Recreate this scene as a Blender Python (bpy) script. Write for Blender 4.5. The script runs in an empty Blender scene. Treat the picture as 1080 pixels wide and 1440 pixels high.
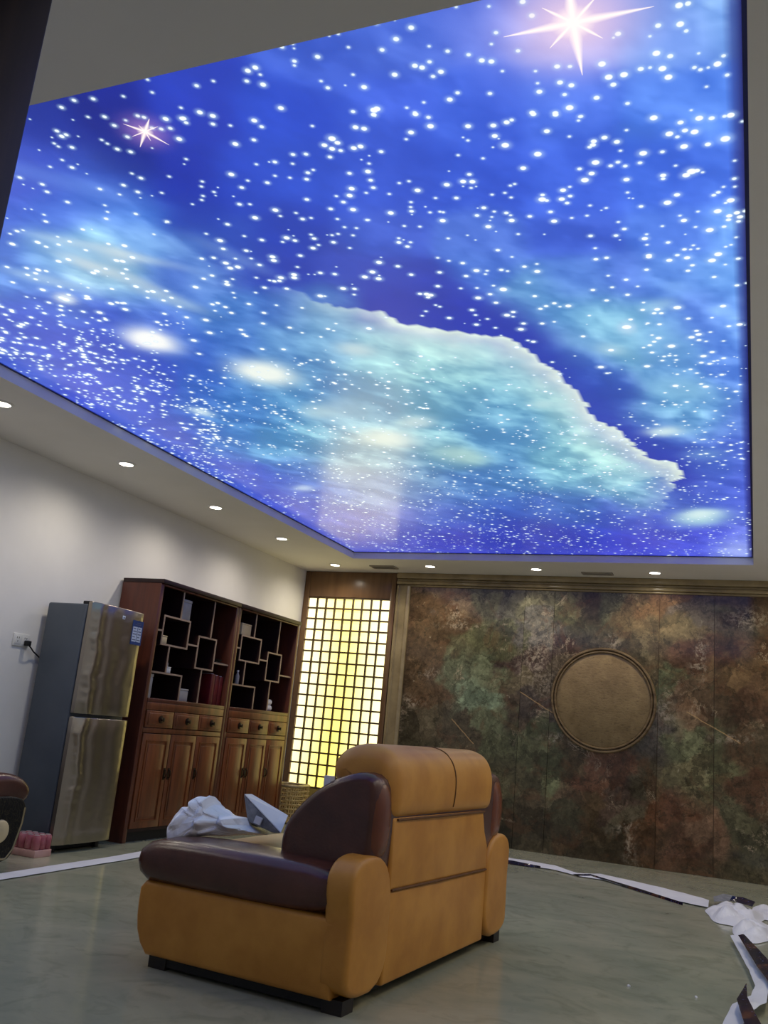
import bpy, bmesh, math, random
import numpy as np
from mathutils import Vector, Matrix, noise as mnoise

C = bpy.context.scene
COL = C.collection
PI = math.pi
rnd = random.Random(7)

# ------------------------------------------------------------------ camera
F_PX = 1254.24
ROT = np.array([[0.92350063, 0.37214916, 0.0930139],      # world -> camera (x right, y down, z forward)
                [-0.00501982, 0.25418194, -0.96714339],
                [-0.38356405, 0.89269062, 0.2366053]])
CAM = np.array([0.0, 0.0, 1.0])
cd = bpy.data.cameras.new('camera'); cam = bpy.data.objects.new('camera', cd); COL.objects.link(cam)
cd.sensor_fit = 'VERTICAL'; cd.sensor_height = 36.0; cd.sensor_width = 27.0
cd.lens = F_PX / 1440.0 * 36.0
cd.clip_start = 0.02
r = ROT.T
cam.matrix_world = Matrix(((r[0][0], -r[0][1], -r[0][2], CAM[0]),
                           (r[1][0], -r[1][1], -r[1][2], CAM[1]),
                           (r[2][0], -r[2][1], -r[2][2], CAM[2]),
                           (0, 0, 0, 1)))
C.camera = cam

# ------------------------------------------------------------------ world, exposure, lamp powers
W = bpy.data.worlds.new('hall_dim'); C.world = W; W.use_nodes = True
W.node_tree.nodes['Background'].inputs[0].default_value = (0.75, 0.72, 0.66, 1)
W.node_tree.nodes['Background'].inputs[1].default_value = 0.22
C.view_settings.view_transform = 'Standard'; C.view_settings.look = 'None'
C.view_settings.exposure = 0.0; C.view_settings.gamma = 1.0; C.view_settings.use_curve_mapping = False
LAMP_W = 22.0            # each recessed downlight
PRINT_GLOW = 1.0         # backlit sky print
PANE_GLOW = 2.0          # backlit lattice panes

# room measures (metres)
XL, XR, YB, YF, ZC, ZP = -4.76, 0.92, 9.06, 0.86, 2.69, 2.76
TX0, TX1, TY0, TY1 = -3.84, -0.01, 1.66, 8.25            # tray opening in the soffit

def ray(u, v): return ROT.T @ np.array([(u - 540) / F_PX, (v - 720) / F_PX, 1.0])
def at(u, v, ax, val):                                   # photo point on the world plane axis = val
    d = ray(u, v); t = (val - CAM[ax]) / d[ax]; return CAM + t * d
def proj(P):                                             # N x 3 -> photo points
    c = (P - CAM) @ ROT.T
    return np.stack([540 + F_PX * c[:, 0] / c[:, 2], 720 + F_PX * c[:, 1] / c[:, 2]], 1)

def lin(rgb):
    a = np.asarray(rgb, float) / 255.0
    return np.where(a <= 0.04045, a / 12.92, ((a + 0.055) / 1.055) ** 2.4)

# ------------------------------------------------------------------ node helpers
class NT:
    def __init__(s, name):
        s.m = bpy.data.materials.new(name); s.m.use_nodes = True
        s.t = s.m.node_tree; s.b = s.t.nodes['Principled BSDF']; s.o = s.t.nodes['Material Output']
    def n(s, t): return s.t.nodes.new(t)
    def put(s, sock, v):
        if v is None: return
        if isinstance(v, bpy.types.NodeSocket): s.t.links.new(v, sock)
        else:
            try: sock.default_value = v
            except Exception: sock.default_value = tuple(v) + (1,)
    def math(s, op, a, b=None, c=None, clamp=False):
        n = s.n('ShaderNodeMath'); n.operation = op; n.use_clamp = clamp
        for i, v in enumerate((a, b, c)): s.put(n.inputs[i], v)
        return n.outputs[0]
    def mix(s, f, a, b, blend='MIX'):
        n = s.n('ShaderNodeMix'); n.data_type = 'RGBA'; n.blend_type = blend
        s.put(n.inputs[0], f); s.put(n.inputs[6], a); s.put(n.inputs[7], b); return n.outputs[2]
    def coord(s, kind='Object', scale=None, rot=None):
        o = s.n('ShaderNodeTexCoord').outputs[kind]
        if scale is None: return o
        mp = s.n('ShaderNodeMapping'); s.put(mp.inputs['Vector'], o)
        mp.inputs['Scale'].default_value = scale
        if rot: mp.inputs['Rotation'].default_value = rot
        return mp.outputs[0]
    def noise(s, vec, scale=5, detail=4, rough=0.55, dist=0.0):
        n = s.n('ShaderNodeTexNoise'); s.put(n.inputs['Vector'], vec)
        n.inputs['Scale'].default_value = scale; n.inputs['Detail'].default_value = detail
        n.inputs['Roughness'].default_value = rough; n.inputs['Distortion'].default_value = dist
        return n.outputs['Fac']
    def ramp(s, f, stops):
        n = s.n('ShaderNodeValToRGB'); s.put(n.inputs[0], f); e = n.color_ramp.elements
        while len(e) < len(stops): e.new(0.5)
        for el, (p, c) in zip(e, stops):
            el.position = p; el.color = (c, c, c, 1) if isinstance(c, (int, float)) else tuple(c)[:3] + (1,)
        return n.outputs[0]
    def attr(s, name, out='Color'):
        n = s.n('ShaderNodeAttribute'); n.attribute_name = name; return n.outputs[out]
    def sep(s, v):
        n = s.n('ShaderNodeSeparateXYZ'); s.put(n.inputs[0], v); return n.outputs
    def bump(s, h, strength=0.3, dist=0.01):
        n = s.n('ShaderNodeBump'); s.put(n.inputs['Height'], h)
        n.inputs['Strength'].default_value = strength; n.inputs['Distance'].default_value = dist
        s.put(s.b.inputs['Normal'], n.outputs[0])
    def set(s, color=None, rough=None, metal=None, spec=None, emit=None, estr=None, coat=None, trans=None, alpha=None, sheen=None):
        I = s.b.inputs
        for k, v in (('Base Color', color), ('Roughness', rough), ('Metallic', metal), ('Specular IOR Level', spec),
                     ('Emission Color', emit), ('Emission Strength', estr), ('Coat Weight', coat),
                     ('Transmission Weight', trans), ('Alpha', alpha), ('Sheen Weight', sheen)):
            s.put(I[k], v)
        return s.m

def mottled(name, c1, c2, scale=4, rough=0.5, spec=0.5, detail=4, bump=0.0, bscale=60, metal=0.0, stretch=(1, 1, 1), lo=0.35, hi=0.65, coat=None):
    t = NT(name); v = t.coord('Object', stretch)
    f = t.ramp(t.noise(v, scale, detail), [(lo, 0.0), (hi, 1.0)])
    col = t.mix(f, tuple(lin(c1)), tuple(lin(c2)))
    if bump: t.bump(t.noise(t.coord('Object'), bscale, 5), bump, 0.004)
    return t.set(color=col, rough=rough, spec=spec, metal=metal, coat=coat)

M = {}
M['wall_paint'] = mottled('white_wall_paint', (224, 222, 218), (230, 228, 224), 2, 0.75, 0.3, bump=0.05, bscale=180)
M['ceiling_paint'] = mottled('white_ceiling_paint', (232, 229, 222), (236, 233, 227), 2, 0.8, 0.3)
M['track'] = mottled('dark_edge_track', (34, 38, 96), (40, 44, 108), 6, 0.5)
M['door_wood'] = mottled('dark_door_wood', (46, 36, 36), (58, 46, 42), 5, 0.5, stretch=(8, 8, 0.6))
M['black'] = mottled('black_paint', (14, 13, 13), (20, 19, 18), 5, 0.6)
M['brown_panel'] = mottled('brown_panel_wood', (104, 76, 50), (120, 90, 60), 3, 0.28, 0.5, stretch=(6, 6, 0.5))
M['lattice_wood'] = mottled('dark_lattice_wood', (70, 54, 26), (84, 64, 32), 8, 0.45)
M['redwood'] = mottled('red_brown_wood', (78, 38, 26), (100, 50, 32), 3, 0.35, 0.5, detail=6, stretch=(6, 6, 0.7), bump=0.05, bscale=40)
M['redwood_door'] = mottled('orange_brown_wood', (94, 50, 26), (128, 70, 36), 3, 0.35, 0.5, detail=6, stretch=(6, 6, 0.7), bump=0.05, bscale=40)
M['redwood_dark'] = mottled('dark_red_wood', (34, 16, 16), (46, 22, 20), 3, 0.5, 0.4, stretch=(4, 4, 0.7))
M['shelf_wood'] = mottled('pale_edged_shelf_wood', (150, 124, 104), (176, 150, 128), 5, 0.4)
M['bronze'] = mottled('dark_bronze', (34, 24, 18), (52, 36, 24), 20, 0.4, metal=0.6)
M['fridge_side'] = mottled('grey_fridge_side', (72, 80, 90), (78, 86, 96), 4, 0.45, 0.4)
M['gasket'] = mottled('black_rubber', (16, 16, 18), (22, 22, 24), 8, 0.6)
M['plastic_white'] = mottled('white_plastic', (214, 214, 210), (222, 222, 218), 8, 0.4)
M['tan'] = mottled('tan_leather', (190, 128, 50), (210, 148, 64), 5, 0.42, 0.45, bump=0.12, bscale=220)
M['tan_light'] = mottled('pale_tan_leather', (190, 156, 104), (206, 172, 118), 5, 0.45, 0.45, bump=0.12, bscale=220)
M['brown'] = mottled('dark_brown_leather', (70, 40, 32), (92, 52, 40), 4, 0.27, 0.55, bump=0.22, bscale=90, detail=6)
M['brown_wing'] = mottled('glossy_brown_leather', (100, 52, 32), (126, 68, 38), 4, 0.25, 0.55, bump=0.22, bscale=70)
M['tan_seam'] = mottled('seam_shadow_thread', (96, 60, 24), (110, 70, 30), 30, 0.7)
M['foot'] = mottled('black_brown_foot', (22, 14, 12), (30, 20, 16), 10, 0.5)
M['bag'] = mottled('white_plastic_bag', (244, 246, 250), (252, 252, 255), 4, 0.35, 0.5, bump=0.3, bscale=30)
M['foam'] = mottled('white_foam_sheet', (206, 208, 216), (220, 222, 228), 5, 0.5)
M['foam_grey'] = mottled('grey_foam_side', (104, 106, 112), (138, 140, 144), 25, 0.7)
M['film_white'] = mottled('white_film_back', (222, 222, 228), (236, 236, 240), 4, 0.4, 0.5)
M['cream'] = mottled('cream_carton', (208, 186, 140), (220, 200, 156), 6, 0.6)
M['grey_box'] = mottled('grey_white_carton', (150, 146, 144), (170, 166, 162), 6, 0.6)
M['red_box'] = mottled('red_folder', (96, 16, 24), (112, 22, 28), 6, 0.45)
M['pink'] = mottled('pink_can_print', (168, 84, 96), (200, 128, 134), 14, 0.4)
M['pinktop'] = mottled('pale_can_top', (190, 176, 176), (206, 194, 190), 14, 0.35, metal=0.3)
M['paleband'] = mottled('shrink_film_band', (200, 150, 140), (216, 170, 160), 14, 0.3)
M['trim_beige'] = mottled('beige_marble_trim', (132, 116, 84), (168, 150, 110), 6, 0.2, 0.5, detail=8, lo=0.3, hi=0.7)
M['trim_brown'] = mottled('brown_beige_marble_trim', (96, 78, 54), (142, 120, 84), 5, 0.2, 0.5, detail=8, stretch=(1, 1, 4), lo=0.3, hi=0.7)
M['olive'] = mottled('olive_base_panel', (112, 98, 44), (140, 122, 58), 9, 0.4)
M['wicker'] = mottled('pale_wicker', (170, 146, 92), (196, 172, 112), 18, 0.55)
M['grille'] = mottled('vent_grille_grey', (150, 142, 128), (160, 152, 138), 9, 0.5)
M['vent_dark'] = mottled('vent_dark_inside', (120, 112, 100), (130, 122, 108), 9, 0.8)
M['lamp_trim'] = mottled('white_lamp_trim', (232, 230, 224), (238, 236, 230), 9, 0.4)
M['sticker_blue'] = mottled('blue_sticker', (40, 66, 120), (48, 76, 134), 9, 0.4)
M['sticker_white'] = mottled('white_sticker', (214, 220, 232), (222, 228, 238), 9, 0.4)
M['sticker_grey'] = mottled('grey_print', (90, 96, 120), (104, 110, 134), 30, 0.4)

def steel():
    t = NT('brushed_steel'); v = t.coord('Object', (1, 1, 120))
    f = t.noise(v, 3, 3)
    rr = t.math('MULTIPLY_ADD', f, 0.10, 0.25)
    x, y, z = t.sep(t.coord('Object'))
    wz = t.noise(t.coord('Object', (.2, .2, 1.0)), 3.0, 3)
    h = None
    for (y0, w_, A) in ((-.19, .045, .016), (-.05, .07, .010), (.16, .09, .012)):
        d = t.math('DIVIDE', t.math('ADD', t.math('SUBTRACT', y, y0), t.math('MULTIPLY', t.math('SUBTRACT', wz, .5), .22)), w_)
        q = t.math('MULTIPLY', t.math('POWER', 2.718, t.math('MULTIPLY', t.math('MULTIPLY', d, d), -1.0)), A)
        h = q if h is None else t.math('ADD', h, q)
    bn = t.n('ShaderNodeBump'); t.put(bn.inputs['Height'], h); bn.inputs['Strength'].default_value = 1.0; bn.inputs['Distance'].default_value = 1.0
    t.put(t.b.inputs['Normal'], bn.outputs[0])
    return t.set(color=tuple(lin((152, 144, 132))), rough=rr, metal=0.95)
M['steel'] = steel()

def floor_mat():
    t = NT('polished_stone_tile'); v = t.coord('Object')
    a = t.noise(t.coord('Object', (1.0, 1.6, 1)), 1.1, 8, 0.62, 0.8)
    b = t.noise(v, 5.0, 8, 0.6, 1.5)
    col = t.mix(t.ramp(a, [(0.32, 0.0), (0.68, 1.0)]), tuple(lin((146, 150, 128))), tuple(lin((176, 174, 148))))
    col = t.mix(t.math('MULTIPLY', t.ramp(b, [(0.5, 0.0), (0.66, 1.0)]), 0.35), col, tuple(lin((116, 118, 96))))
    return t.set(color=col, rough=0.14, spec=0.42)
M['floor'] = floor_mat()

def lens_mat():
    t = NT('downlight_lens'); return t.set(color=(1, .95, .85), emit=(1, .93, .78), estr=12.0)
M['lens'] = lens_mat()

def pane_mat():
    t = NT('backlit_yellow_glass'); x, y, z = t.sep(t.n('ShaderNodeNewGeometry').outputs['Position'])
    u = t.math('DIVIDE', t.math('ADD', x, 4.69), 1.0)
    w = t.math('DIVIDE', t.math('SUBTRACT', z, 0.33), 2.06)
    uc = t.math('MULTIPLY_ADD', t.math('ABSOLUTE', t.math('SUBTRACT', w, 0.62)), -0.18, 0.53)
    d = t.math('DIVIDE', t.math('SUBTRACT', u, uc), t.math('MULTIPLY_ADD', w, -0.08, 0.38))
    g = t.math('POWER', 2.718, t.math('MULTIPLY', t.math('MULTIPLY', d, d), -1.0))
    g = t.math('MULTIPLY', g, t.math('MULTIPLY_ADD', w, -0.30, 1.0), clamp=True)
    col = t.mix(g, (0.98, 0.87, 0.50), (0.84, 0.68, 0.10))
    return t.set(color=(.5, .45, .25), rough=0.25, emit=col, estr=PANE_GLOW)
M['pane'] = pane_mat()

# ------------------------------------------------------------------ mesh helpers
class MB:
    def __init__(s): s.v = []; s.f = []
    def add(s, vs, fs):
        o = len(s.v); s.v += [tuple(map(float, p)) for p in vs]; s.f += [tuple(i + o for i in f) for f in fs]; return s
    def box(s, a, b):
        x0, y0, z0 = [min(p, q) for p, q in zip(a, b)]; x1, y1, z1 = [max(p, q) for p, q in zip(a, b)]
        return s.add([(x0, y0, z0), (x1, y0, z0), (x1, y1, z0), (x0, y1, z0), (x0, y0, z1), (x1, y0, z1), (x1, y1, z1), (x0, y1, z1)],
                     [(3, 2, 1, 0), (4, 5, 6, 7), (0, 1, 5, 4), (1, 2, 6, 5), (2, 3, 7, 6), (3, 0, 4, 7)])
    def frust(s, rings, n=20, cap=True, center=(0, 0, 0), axis=2):
        """lathe: rings = [(radius, height)] around an axis"""
        vs = []; fs = []
        for (rr, h) in rings:
            for k in range(n):
                a = 2 * PI * k / n; p = [rr * math.cos(a), rr * math.sin(a), h]
                p = p if axis == 2 else ([p[0], p[2], p[1]] if axis == 1 else [p[2], p[0], p[1]])
                vs.append([p[i] + center[i] for i in range(3)])
        for j in range(len(rings) - 1):
            for k in range(n):
                k2 = (k + 1) % n; q = (j * n + k, j * n + k2, (j + 1) * n + k2, (j + 1) * n + k)
                fs.append(q if axis != 1 else q[::-1])
        if cap:
            fs.append(tuple(range(n))[::-1]); fs.append(tuple(range((len(rings) - 1) * n, len(rings) * n)))
        return s.add(vs, fs)
    def tube(s, pts, rad, n=8):
        P = [Vector(p) for p in pts]; vs = []; fs = []
        for i, p in enumerate(P):
            d = (P[min(i + 1, len(P) - 1)] - P[max(i - 1, 0)]).normalized()
            a = d.orthogonal().normalized() if i == 0 else (a0 - d * a0.dot(d)).normalized()
            a0 = a; b = d.cross(a)
            rr = rad[i] if isinstance(rad, (list, tuple)) else rad
            for k in range(n):
                t = 2 * PI * k / n; vs.append(p + (a * math.cos(t) + b * math.sin(t)) * rr)
        for i in range(len(P) - 1):
            for k in range(n):
                k2 = (k + 1) % n; fs.append((i * n + k, i * n + k2, (i + 1) * n + k2, (i + 1) * n + k))
        fs.append(tuple(range(n))[::-1]); fs.append(tuple(range((len(P) - 1) * n, len(P) * n)))
        return s.add(vs, fs)
    def cushion(s, prof, a0, a1, axis=1, r=0.05, nr=4, puff=0.0, nm=6, smooth=2, ns=44):
        """closed profile (two other axes) swept along an axis with rounded ends"""
        p = np.array(prof, float)
        for _ in range(smooth):
            q = np.roll(p, -1, 0); p = np.stack([p * .75 + q * .25, p * .25 + q * .75], 1).reshape(-1, 2)
        sg = np.linalg.norm(np.roll(p, -1, 0) - p, axis=1); cu = np.r_[0, np.cumsum(sg)]; pc = np.vstack([p, p[:1]])
        tt = np.linspace(0, cu[-1], ns, endpoint=False); p = np.stack([np.interp(tt, cu, pc[:, 0]), np.interp(tt, cu, pc[:, 1])], 1)
        e = np.roll(p, -1, 0) - np.roll(p, 1, 0); nn = np.stack([e[:, 1], -e[:, 0]], 1)
        nn /= np.linalg.norm(nn, axis=1)[:, None] + 1e-9
        area = 0.5 * np.sum(p[:, 0] * np.roll(p[:, 1], -1) - np.roll(p[:, 0], -1) * p[:, 1])
        if area < 0: nn = -nn
        secs = []
        for k in range(nr + 1):
            th = k / nr * PI / 2; secs.append((a0 + r * (1 - math.cos(th)), r * (1 - math.sin(th))))
        mid = [(a0 + r + (a1 - a0 - 2 * r) * k / nm, 0.0) for k in range(1, nm)]
        end = [(a1 - (x - a0), o) for x, o in secs[::-1]]
        secs = secs + mid + end
        vs = []; n = len(p)
        for x, off in secs:
            t = (x - a0) / (a1 - a0); o = -off + puff * math.sin(PI * t)
            for (u, v) in p + nn * o:
                vs.append((u, x, v) if axis == 1 else ((x, u, v) if axis == 0 else (u, v, x)))
        fs = []
        for j in range(len(secs) - 1):
            for k in range(n):
                k2 = (k + 1) % n; fs.append((j * n + k, j * n + k2, (j + 1) * n + k2, (j + 1) * n + k))
        fs.append(tuple(range(n))[::-1]); fs.append(tuple(range((len(secs) - 1) * n, len(secs) * n)))
        return s.add(vs, fs)
    def build(s, name, mat, parent=None, bevel=0.0, smooth=False, seg=2, origin=None):
        me = bpy.data.meshes.new(name)
        o0 = origin or (0, 0, 0)
        me.from_pydata([(p[0] - o0[0], p[1] - o0[1], p[2] - o0[2]) for p in s.v], [], s.f)
        bm = bmesh.new(); bm.from_mesh(me)
        bmesh.ops.recalc_face_normals(bm, faces=bm.faces)
        if bevel:
            bmesh.ops.bevel(bm, geom=[e for e in bm.edges if len(e.link_faces) == 2 and e.calc_face_angle(0) > 0.6], offset=bevel, segments=seg, profile=0.5, affect='EDGES', clamp_overlap=True)
        bm.to_mesh(me); bm.free()
        if smooth:
            me.polygons.foreach_set('use_smooth', [True] * len(me.polygons))
            me.set_sharp_from_angle(angle=math.radians(48))
        me.materials.append(mat)
        o = bpy.data.objects.new(name, me); COL.objects.link(o); o.location = o0
        if parent: o.parent = parent
        return o

def tag(o, label=None, cat=None, group=None, kind=None):
    if label: o['label'] = label
    if cat: o['category'] = cat
    if group: o['group'] = group
    if kind: o['kind'] = kind
    return o
def thing(name, label, cat, loc, rz=0.0, group=None):
    o = bpy.data.objects.new(name, None); COL.objects.link(o); o.empty_display_size = 0.1
    o.location = loc; o.rotation_euler = (0, 0, rz); return tag(o, label, cat, group)
def box(name, a, b, mat, parent=None, bevel=0.0): return MB().box(a, b).build(name, mat, parent, bevel, bevel > 0)
def structure(o): o['kind'] = 'structure'; return o
def copy_tree(o, parent=None):
    c = o.copy(); COL.objects.link(c)
    if parent: c.parent = parent
    for ch in list(o.children): copy_tree(ch, c)
    return c

# ================================================================== THE ROOM
structure(box('floor', (XL - .12, -1.2, -0.1), (XR + .12, YB + .12, 0), M['floor']))
structure(box('wall_left', (XL - .12, YF, 0), (XL, YB + .12, 3.0), M['wall_paint']))
structure(box('wall_right', (XR, YF, 0), (XR + .12, YB + .12, 3.0), M['wall_paint']))
DX = -1.045                                                # doorway the camera stands in
fr = MB(); fr.box((XL - .12, YF - .12, 0), (DX - .17, YF, 3.0)); fr.box((DX - .17, YF - .12, 2.25), (XR + .12, YF, 3.0))
structure(fr.build('wall_front', M['wall_paint']))
dr = structure(box('door_1', (DX - .17, YF - .14, 0), (DX, YF + .02, 2.118), M['door_wood'], bevel=.004))
box('door_header', (DX - .17, YF - .15, 2.122), (XR, YF + .03, 2.25), M['black'], dr, bevel=.004)
# soffit ceiling with the tray cut in it (one slab with a hole), the tray lip above
sf = MB()
for a, b in (((XL, YF, ZC), (TX0, YB, ZC + .3)), ((TX1, YF, ZC), (XR, YB, ZC + .3)),
             ((TX0, YF, ZC), (TX1, TY0, ZC + .3)), ((TX0, TY1, ZC), (TX1, YB, ZC + .3))): sf.box(a, b)
structure(sf.build('ceiling', M['ceiling_paint']))
tr = MB(); e = .013
for a, b in (((TX0, TY0, ZP - .005), (TX0 + e, TY1, ZP + .02)), ((TX1 - e, TY0, ZP - .005), (TX1, TY1, ZP + .02)),
             ((TX0, TY0, ZP - .005), (TX1, TY0 + e, ZP + .02)), ((TX0, TY1 - e, ZP - .005), (TX1, TY1, ZP + .02))): tr.box(a, b)
structure(tr.build('trim_1', M['track']))

# ------------------------------------------------------------------ stretch ceiling print
def fbm(X, Y, seed, octs=5):
    g = np.random.default_rng(seed); out = np.zeros_like(X); amp = 1.0; tot = 0
    for o in range(octs):
        n = 64; lat = g.random((n, n)); k = 2.0 ** o
        x = (X * k) % n; y = (Y * k) % n
        i = np.floor(x).astype(int); j = np.floor(y).astype(int); fx = x - i; fy = y - j
        fx = fx * fx * (3 - 2 * fx); fy = fy * fy * (3 - 2 * fy); i2 = (i + 1) % n; j2 = (j + 1) % n; i %= n; j %= n
        out += amp * (lat[i, j] * (1 - fx) * (1 - fy) + lat[i2, j] * fx * (1 - fy) + lat[i, j2] * (1 - fx) * fy + lat[i2, j2] * fx * fy)
        tot += amp; amp *= .55
    return out / tot

SKY = '''675 20 85 110 232;810 30 130 140 240;945 30 120 155 250;1040 20 130 170 255;560 60 75 105 228;450 90 60 90 215;
60 170 38 56 168;135 150 30 42 152;160 230 28 42 148;270 120 42 64 198;270 170 40 60 192;405 150 45 76 215;540 150 58 90 226;675 150 60 95 230;810 150 68 105 236;945 150 76 122 244;1040 150 78 126 246;
5 240 80 100 228;60 240 60 82 210;120 250 66 98 222;250 250 36 54 182;340 250 44 72 206;405 250 45 76 208;540 250 50 82 216;675 250 52 86 222;810 250 56 92 228;945 250 62 104 238;1040 250 66 110 240;
10 310 66 100 225;70 300 70 108 228;140 270 80 125 232;200 300 72 118 226;270 310 42 66 190;405 320 44 68 195;540 330 62 90 215;675 330 74 108 222;810 330 60 92 220;945 330 70 112 232;1040 330 90 140 245;
10 350 80 120 228;60 345 110 160 235;120 350 130 180 235;200 340 100 145 228;260 345 100 140 225;310 340 52 80 198;20 395 80 125 225;70 400 90 135 222;130 385 150 190 232;170 400 130 175 228;200 420 115 160 225;230 390 70 105 212;300 380 92 130 218;340 370 56 78 195;
400 380 50 68 190;480 380 56 74 192;540 390 54 70 190;600 410 50 64 186;675 380 70 108 218;740 420 100 150 222;810 400 76 118 222;880 400 72 108 222;945 390 82 128 232;1030 390 100 150 246;
10 450 60 85 214;60 430 62 88 214;110 425 80 115 222;150 440 56 82 212;210 440 64 95 216;270 420 78 118 216;330 440 74 122 212;400 430 66 108 206;440 430 100 150 215;
560 430 46 56 180;640 440 46 58 182;700 455 46 58 182;740 470 48 62 184;780 440 100 155 224;840 440 120 176 228;880 450 120 178 228;930 470 100 150 228;980 450 76 115 224;1030 450 92 138 240;
10 490 66 90 215;60 490 60 80 212;120 500 58 80 214;200 510 56 82 212;270 500 60 100 214;330 480 70 116 210;400 480 80 130 206;460 480 88 140 206;540 500 116 170 212;600 510 130 184 214;660 520 128 182 214;720 530 120 176 216;
800 500 54 76 194;840 530 60 92 205;820 490 110 165 226;880 500 126 182 226;930 510 96 146 226;960 530 96 146 226;1030 520 88 130 236;
50 520 80 100 220;110 550 62 78 212;200 560 60 84 210;280 560 58 104 210;340 570 66 122 208;400 560 80 138 206;460 550 84 138 206;520 560 100 150 206;590 560 116 168 208;650 570 104 160 208;720 580 96 158 212;780 570 130 186 216;
860 560 56 84 190;890 590 58 86 190;920 570 110 166 224;960 590 110 164 224;1000 580 100 150 226;1040 590 96 128 232;
200 610 66 88 212;260 620 64 88 210;320 610 70 128 212;380 620 86 146 212;440 620 108 160 210;500 640 134 164 208;560 650 136 168 208;620 630 118 166 206;680 600 86 142 205;720 620 80 138 205;780 630 116 176 214;840 640 140 192 218;
920 620 54 80 192;960 650 60 82 200;1000 640 80 112 218;1045 640 84 108 228;
300 660 64 88 212;360 680 60 84 210;420 670 70 112 206;470 690 86 114 206;530 690 116 140 206;600 680 104 148 206;660 690 72 122 202;720 680 76 130 204;780 670 108 168 212;840 680 112 168 214;900 690 120 176 216;940 700 70 100 206;990 690 70 94 212;1045 700 78 98 226;
400 710 62 76 208;440 730 74 84 208;500 740 92 96 208;560 730 90 100 206;620 720 70 96 204;680 720 50 82 196;740 720 48 84 194;800 715 60 105 200;860 725 56 80 204;920 740 60 78 212;1000 760 72 80 222;1045 760 100 112 236;
480 768 96 96 210;560 770 80 82 206;640 765 58 64 200;720 755 42 52 188;800 755 44 54 192;880 765 58 62 214;960 775 70 78 224;1050 778 126 140 240'''
BLOBS = '''215 478 40 15 14 250 252 250 1.15;372 524 46 17 10 240 248 240 1.1;500 491 26 9 6 190 215 225 .9;92 421 14 7 12 235 240 240 1.0;285 579 18 5 14 220 240 245 .9;
545 617 44 13 4 215 228 226 .95;585 593 26 9 -4 200 222 226 .85;645 640 40 11 8 178 215 210 .8;425 687 14 4 4 200 220 240 .8;935 607 26 7 -4 210 235 240 .95;765 568 18 6 0 190 225 230 .7;
985 728 40 12 -3 170 215 225 .95;985 724 26 6 -3 215 240 240 .9;882 460 12 9 0 220 235 250 .9;858 490 22 9 5 200 230 235 .7;900 475 70 34 20 140 195 230 .5;130 375 80 24 16 170 205 232 .28;150 352 95 6 13 215 230 235 .6;195 398 75 8 22 205 222 230 .6;60 392 55 7 14 190 215 232 .5;235 420 60 7 17 180 210 228 .5;120 372 40 7 20 225 232 230 .6;330 360 60 8 24 140 175 225 .4;75 252 120 12 14 110 150 235 .45;165 360 30 12 15 220 230 228 .5;
100 345 60 16 14 170 205 235 .5;480 575 40 16 5 160 195 215 .5;490 665 40 16 2 190 205 220 .5;445 578 26 10 4 190 215 220 .6;560 700 70 40 0 150 160 208 .35;806 30 120 74 -8 190 180 240 .6;204 184 34 20 14 120 92 190 .5;
930 430 24 9 -10 170 210 235 .6;950 405 20 10 0 120 170 240 .5;815 480 40 14 10 130 185 228 .5;955 545 50 18 8 150 205 230 .6;990 640 30 8 -3 140 190 225 .4;870 575 60 14 30 60 86 196 .0;1040 775 26 14 0 170 185 245 .6;960 60 50 30 0 120 160 252 .4'''
EDGE = [(350, 392), (400, 404), (440, 418), (500, 431), (545, 446), (590, 462), (640, 470), (682, 474), (722, 486), (760, 507), (800, 540), (822, 566), (838, 586), (868, 602), (892, 622), (920, 640), (945, 655), (957, 672), (948, 686)]
NX, NY = 168, 288
px0, px1, py0, py1 = TX0 + e, TX1 - e, TY0 + e * .5, TY1 - e
gx = np.linspace(px0, px1, NX + 1); gy = np.linspace(py0, py1, NY + 1)
GX, GY = np.meshgrid(gx, gy, indexing='ij')
P3 = np.stack([GX.ravel(), GY.ravel(), np.full(GX.size, ZP)], 1)
UV = proj(P3)
wob = np.stack([fbm(GX.ravel() * 3.5, GY.ravel() * 3.0, 3) - .5, fbm(GX.ravel() * 3.5, GY.ravel() * 3.0, 4) - .5], 1)
def field(table, uv, sig):
    T = np.array([[float(q) for q in p.split()] for p in table.replace('\n', '').split(';') if p.strip()])
    num = np.zeros((len(uv), 3)); den = np.zeros(len(uv))
    for row in T:
        s_ = sig * (0.75 + 0.25 * (row[1] < 300))
        d2 = ((uv[:, 0] - row[0]) / s_) ** 2 + ((uv[:, 1] - row[1]) / (s_ * .72)) ** 2
        w = np.exp(-d2) + 1e-3 / (1 + d2) ** 2; num += w[:, None] * row[2:5]; den += w
    return num / den[:, None]
colr = field(SKY, UV + wob * [46, 22], 46)  # printed sky, with part of the lattice's reflected wash painted in
# wisps of cloud, stretched along the drift of the nebula
sd = at(270, 410, 2, ZP) - at(0, 330, 2, ZP); sd = sd[:2] / np.linalg.norm(sd[:2])
sal = GX.ravel() * sd[0] + GY.ravel() * sd[1] + 20; sac = -GX.ravel() * sd[1] + GY.ravel() * sd[0] + 20
wisp = .6 * fbm(sal * 1.6 + wob[:, 0] * 2, sac * 6.5 + wob[:, 1] * 3, 11, 6) + .4 * fbm(GX.ravel() * 9, GY.ravel() * 6, 12, 5)
lum = np.clip((colr[:, 1] - 70) / 110, 0, 1)
colr *= np.array([.93, 1.0, .95])
colr = colr * (1 + (wisp - .5) * .30)[:, None] + (np.clip(wisp - .47, -.04, 1) * 3.2 * lum)[:, None] * np.array([95, 88, 52])
fine = np.stack([fbm(GX.ravel() * 14, GY.ravel() * 11, 41) - .5, fbm(GX.ravel() * 14, GY.ravel() * 11, 42) - .5], 1)
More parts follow.
